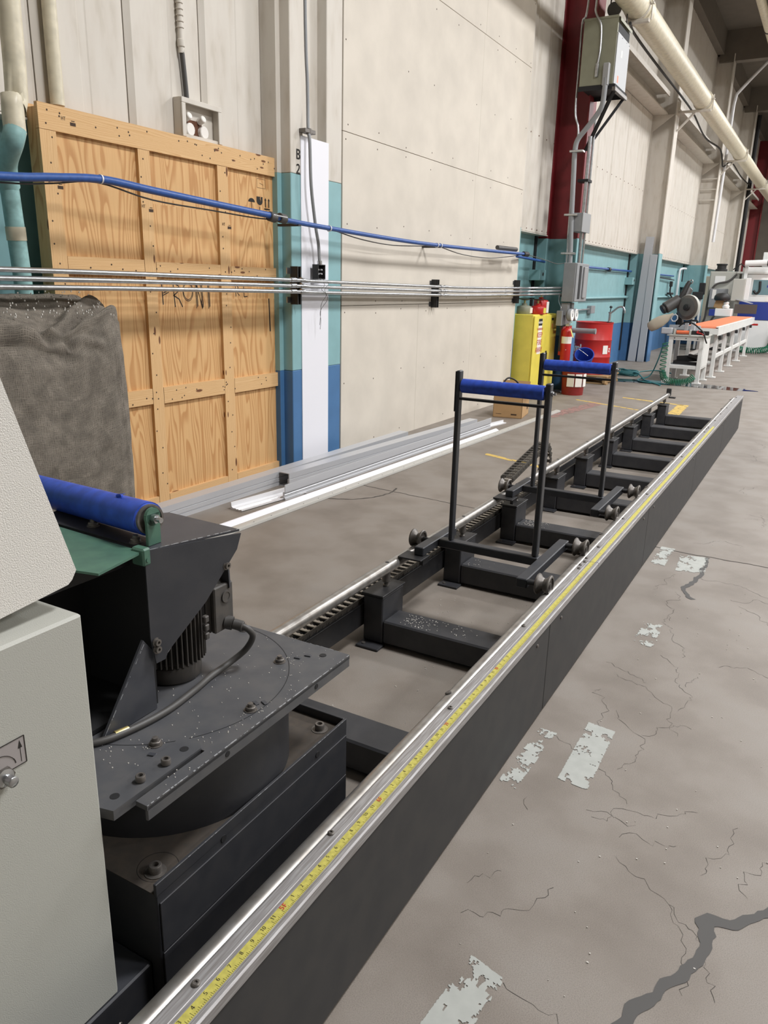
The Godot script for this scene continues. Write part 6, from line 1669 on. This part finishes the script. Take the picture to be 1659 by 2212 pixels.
	part("pipe_bend", MB.new().tube(curve([Vector3(-3.42, 0.9, -20.3), Vector3(-3.42, 1.7, -20.3), Vector3(-3.40, 1.82, -20.4), Vector3(-3.38, 1.84, -20.9)], 5), 0.03, 8), M.white_aluminium, lift)
	# coiled green air hose
	var pts := coil_along(curve([Vector3(-2.04, 0.60, -11.75), Vector3(-2.04, 0.45, -11.75), Vector3(-2.04, 0.32, -11.74), Vector3(-2.03, 0.2, -11.73)], 20), 0.042, 17.0)
	pts.append_array(coil_along(curve([Vector3(-2.03, 0.19, -11.73), Vector3(-1.99, 0.09, -11.7), Vector3(-1.88, 0.055, -11.7), Vector3(-1.76, 0.055, -11.72), Vector3(-1.66, 0.08, -11.74), Vector3(-1.60, 0.15, -11.75)], 20), 0.042, 44.0))
	single("coiled_hose", MB.new().tube(pts, 0.0065, 5), M.hose_green, "green coiled air hose hanging off the white saw table to the floor", "hose")
	single("floor_hose", MB.new().tube(curve([Vector3(-2.15, 0.55, -12.2), Vector3(-2.2, 0.3, -12.2), Vector3(-2.3, 0.06, -12.25), Vector3(-2.42, 0.012, -12.0), Vector3(-2.3, 0.012, -11.75), Vector3(-2.05, 0.012, -11.7), Vector3(-1.9, 0.012, -11.7)], 6), 0.01, 6), M.hose_teal, "teal air hose dropping from the saw table and lying in the wet", "hose")
	var coil := []
	for k in 60:
		var a := k * 0.5
		coil.append(Vector3(-2.75 + (0.2 + 0.02 * sin(k * 0.7)) * cos(a), 0.012 + 0.0012 * k, -12.6 + (0.16 + 0.02 * cos(k * 0.9)) * sin(a)))
	coil.append_array([Vector3(-2.5, 0.06, -12.4), Vector3(-2.3, 0.02, -11.9), Vector3(-2.0, 0.012, -11.5)])
	single("hose_coil", MB.new().tube(coil, 0.011, 6), M.hose_teal, "heap of teal hose coiled on the floor right of the oil drum", "hose")
	single("floor_lead", MB.new().tube(curve([Vector3(-2.7, 0.01, -13.0), Vector3(-2.5, 0.01, -13.6), Vector3(-2.2, 0.01, -13.4), Vector3(-2.05, 0.01, -12.9), Vector3(-2.03, 0.3, -12.78)], 6), 0.009, 6), M.hose_teal, "thin hose looping over the floor behind the white saw table", "hose")

func conveyor() -> void:
	var t := thing("roller_conveyor", "long white roller conveyor with orange rollers beyond the mitre saw", "conveyor", Vector3(-1.72, 0, -15.6))
	var x0 := -1.97
	var x1 := -1.50
	var za := -12.95
	var zb := -19.0
	part("side_rail", bx(x1 - 0.012, 0.66, zb, x1, 0.79, za, 0.003), M.white_frame, t)
	part("side_rail", bx(x0, 0.66, zb, x0 + 0.012, 0.79, za, 0.003), M.white_frame, t)
	part("rail_lip", bx(x1 - 0.04, 0.785, zb, x1, 0.797, za, 0.002), M.white_frame, t)
	part("end_rail", bx(x0, 0.68, za - 0.012, x1, 0.77, za, 0.003), M.white_frame, t)
	var rm := MB.new().rod(Vector3(x0 + 0.012, 0, 0), Vector3(x1 - 0.04, 0, 0), 0.032, 14, 0.003).done()
	var z := za - 0.06
	while z > zb + 0.04:
		piece("roller", rm, Transform3D(Basis.IDENTITY, Vector3(0, 0.775, z)), M.roller_orange, t)
		z -= 0.085
	for zl in [-13.2, -14.3, -15.5, -16.8, -18.2]:
		for x in [x0 + 0.03, x1 - 0.045]:
			var l := part("leg", bx(x - 0.028, 0.02, zl - 0.03, x + 0.028, 0.67, zl + 0.03, 0.003), M.white_frame, t)
			part("foot", bx(x - 0.07, 0.0, zl - 0.05, x + 0.07, 0.02, zl + 0.05, 0.003), M.white_frame, l)
		part("cross_tie", bx(x0 + 0.05, 0.22, zl - 0.02, x1 - 0.06, 0.26, zl + 0.02, 0.002), M.white_frame, t)
		part("clamp_block", bx(x1 - 0.01, 0.60, zl - 0.06, x1 + 0.03, 0.66, zl + 0.04, 0.004), M.rubber, t)
	part("long_tie", bx(x1 - 0.06, 0.30, -18.2, x1 - 0.03, 0.36, -13.2, 0.003), M.white_frame, t)
	part("long_tie", bx(x0 + 0.02, 0.30, -18.2, x0 + 0.05, 0.36, -13.2, 0.003), M.white_frame, t)

func cnc() -> void:
	var t := thing("machining_centre", "white machining centre with a blue band and window at the conveyor's far end", "machine", Vector3(-1.3, 0, -20.3))
	var z := -19.6
	part("lower_body", bx(-1.95, 0.0, -22.0, -0.4, 0.72, z, 0.01), M.white, t)
	part("blue_band", bx(-1.97, 0.722, -22.0, -0.4, 1.11, z + 0.01, 0.006), M.machine_blue, t)
	part("upper_body", bx(-1.95, 1.112, -22.0, -0.4, 1.86, z, 0.01), M.white, t)
	var d := part("window_frame", MB.new().box(Vector3(-1.72, 1.24, z), Vector3(-1.24, 1.62, z + 0.006), 0.002), M.white, t)
	part("pane", bx(-1.69, 1.27, z + 0.006, -1.27, 1.59, z + 0.012, 0.002), M.window_glass, d)
	part("window_hose", MB.new().tube(curve([Vector3(-1.66, 1.36, z + 0.02), Vector3(-1.60, 1.30, z + 0.02), Vector3(-1.54, 1.36, z + 0.02), Vector3(-1.55, 1.56, z + 0.02)], 5), 0.025, 8), M.rubber, d)
	part("sticker_blue", bx(-1.40, 1.43, z + 0.012, -1.32, 1.48, z + 0.013), M.machine_blue, d)
	part("notice", bx(-1.40, 1.13, z, -1.25, 1.23, z + 0.004), M.paper, t)
	part("warning_strip", bx(-1.62, 0.60, z, -1.46, 0.64, z + 0.004), M.red, t)
	part("top_rail", bx(-2.05, 1.72, z + 0.02, -1.3, 1.76, z + 0.06, 0.003), M.white_frame, t)
	part("mast", bx(-1.90, 1.60, z + 0.05, -1.83, 1.98, z + 0.12, 0.006), M.white, t)
	part("spindle_tube", MB.new().rod(Vector3(-1.9, 1.93, z + 0.2), Vector3(-1.45, 1.95, z + 0.2), 0.065, 18, 0.006), M.white, t)
	part("tube_end", MB.new().rod(Vector3(-1.45, 1.95, z + 0.2), Vector3(-1.38, 1.95, z + 0.2), 0.072, 18, 0.006), M.rubber, t)
	part("top_loop", MB.new().tube([Vector3(-2.15, 1.80, z), Vector3(-2.0, 1.93, z), Vector3(-1.85, 1.80, z)], 0.015, 6), M.rubber, t)
	var cb := thing("electric_cabinet", "tall pale grey electric cabinet left of the white machining centre", "cabinet", Vector3(-2.3, 0, -20))
	part("body", bx(-2.62, 0.1, -20.6, -2.0, 1.76, z + 0.02, 0.008), M.machine_grey, cb)
	part("plinth", bx(-2.6, 0, -20.58, -2.02, 0.1, z), M.rubber, cb)
	part("door", bx(-2.60, 0.14, z + 0.02, -2.02, 1.74, z + 0.035, 0.004), M.machine_grey, cb)
	part("pump_head", MB.new().lathe([[0, 0], [0.13, 0], [0.13, 0.05], [0.10, 0.06], [0.10, 0.13], [0.12, 0.14], [0.12, 0.17], [0, 0.17]], 20, Transform3D(Basis.IDENTITY, Vector3(-2.42, 1.76, z - 0.2))), M.rubber, cb)
	part("name_plate", bx(-2.50, 1.50, z + 0.035, -2.28, 1.66, z + 0.04), M.white, cb)
	var sb := part("switch_box", bx(-2.56, 0.96, z + 0.035, -2.18, 1.38, z + 0.16, 0.008), M.grey_box, cb)
	part("label", bx(-2.50, 1.16, z + 0.16, -2.42, 1.36, z + 0.162), M.paper, sb)
	part("trunk_cable", MB.new().tube(curve([Vector3(-2.05, 1.70, z + 0.06), Vector3(-2.2, 1.55, z + 0.08), Vector3(-2.48, 1.45, z + 0.1), Vector3(-2.58, 1.1, z + 0.1), Vector3(-2.6, 0.7, z + 0.1), Vector3(-2.72, 0.5, z + 0.1)], 5), 0.022, 8), M.cable_grey, cb)
	part("trunk_cable", MB.new().tube(curve([Vector3(-2.3, 0.96, z + 0.1), Vector3(-2.38, 0.8, z + 0.12), Vector3(-2.5, 0.6, z + 0.12), Vector3(-2.62, 0.4, z + 0.1)], 5), 0.022, 8), M.cable_grey, cb)
	var fp := thing("control_pendant", "pale grey control pendant with an angled desk before the machine's window", "control panel", Vector3(-1.95, 0.75, -19.2))
	part("panel", bx(-2.08, 1.12, z + 0.25, -1.82, 1.60, z + 0.33, 0.01), M.machine_grey, fp)
	part("screen_edge", bx(-1.82, 1.15, z + 0.24, -1.72, 1.62, z + 0.30, 0.006), M.white, fp)
	part("desk", MB.new().bar(Vector3(-1.95, 1.16, z + 0.3), Vector3(-1.62, 1.08, z + 0.36), 0.16, 0.012), M.plank_grey, fp)
	part("clear_guard", bx(-1.96, 0.86, z + 0.42, -1.50, 1.06, z + 0.44, 0.003), M.smoke_plastic, fp)
	part("stand", bx(-2.0, 0.76, z + 0.2, -1.9, 1.14, z + 0.3), M.machine_grey, fp)
	part("carriage", MB.new().box(Vector3(-2.3, 0.80, z + 0.5), Vector3(-1.97, 0.96, z + 0.9), 0.006), M.white, fp)
	part("carriage_side", bx(-2.42, 0.80, z + 0.6, -2.302, 0.94, z + 0.9, 0.006), M.machine_blue, fp)
	var bw := thing("rag_pile", "brown cardboard and white wrapping piled under a black hood before the electric cabinet", "packaging", Vector3(-2.2, 0.96, -18.9))
	part("card_piece", MB.new().bar(Vector3(-2.26, 0.96, z + 0.8), Vector3(-2.22, 1.14, z + 0.78), 0.03, 0.20, 0.004), M.card, bw)
	part("wrapping", MB.new().lathe([[0, 0], [0.07, 0.01], [0.08, 0.05], [0.05, 0.09], [0.06, 0.13], [0, 0.17]], 9, Transform3D(Basis.IDENTITY, Vector3(-2.1, 0.96, z + 0.8))), M.paper, bw)
	part("black_hood", MB.new().lathe([[0.0, 0.0], [0.15, 0.0], [0.17, 0.04], [0.16, 0.10], [0.11, 0.15], [0, 0.165]], 20, Transform3D(Basis.IDENTITY, Vector3(-2.2, 1.13, z + 0.8))), M.rubber, bw)
	var st := thing("tool_stand", "slim white stand with black pneumatic units left of the electric cabinet", "stand", Vector3(-2.85, 0, -19.3))
	part("post", bx(-2.84, 0.02, z + 0.2, -2.80, 1.3, z + 0.26, 0.003), M.white_frame, st)
	part("post", bx(-2.74, 0.02, z + 0.2, -2.70, 1.3, z + 0.26, 0.003), M.white_frame, st)
	part("base", bx(-2.9, 0, z + 0.1, -2.66, 0.02, z + 0.4), M.rubber, st)
	part("unit", bx(-2.90, 1.14, z + 0.2, -2.68, 1.30, z + 0.36, 0.01), M.rubber, st)
	part("unit", bx(-2.78, 1.24, z + 0.16, -2.66, 1.50, z + 0.30, 0.01), M.cavity, st)
	part("unit", bx(-2.88, 0.5, z + 0.2, -2.70, 0.68, z + 0.34, 0.03), M.cavity, st)
	var lk := thing("yellow_locker", "dull yellow double locker standing against the wall behind the stand", "locker", Vector3(-3.2, 0, -24))
	part("body", bx(-3.34, 0.0, -25.5, -3.02, 1.72, -23.6, 0.006), M.bag, lk)
	part("door", bx(-3.02, 0.9, -24.5, -3.005, 1.70, -23.65, 0.004), M.tape_yellow, lk)
	part("door", bx(-3.02, 0.05, -24.5, -3.005, 0.88, -23.65, 0.004), M.tape_yellow, lk)
	var cl := thing("wall_carton", "stack of white wrapped panels standing high behind the machining centre", "panels", Vector3(-1.0, 1.9, -23))
	part("panel", bx(-1.8, 1.95, -24.2, -0.3, 2.30, -22.4, 0.01), M.white, cl)
	part("panel", bx(-1.7, 2.32, -24.2, -0.3, 2.62, -22.4, 0.01), M.paper, cl)
	part("rack_leg", MB.new().box(Vector3(-1.7, 0, -24.1), Vector3(-1.6, 1.95, -24.0)).box(Vector3(-0.4, 0, -24.1), Vector3(-0.3, 1.95, -24.0)), M.grey_box, cl)
	single("far_coiled_hose", MB.new().tube(coil_along(curve([Vector3(-1.75, 0.08, z + 0.3), Vector3(-1.6, 0.08, z + 0.5), Vector3(-1.35, 0.08, z + 0.5), Vector3(-1.15, 0.14, z + 0.3), Vector3(-1.1, 0.4, z + 0.18), Vector3(-1.05, 0.65, z + 0.15)], 20), 0.06, 24.0), 0.011, 5), M.hose_green, "green coiled hose on the floor before the white machining centre", "hose")

func _ready() -> void:
	rng.seed = 1
	camera_and_sky()
	materials()
	lamps()
	room()
	floor_marks()
	track()
	saw()
	cart()
	cable_chain()
	crate()
	tarp()
	near_wall()
	aluminium()
	red_column_group()
	high_pipes()
	planks()
	saw_table()
	conveyor()
	cnc()
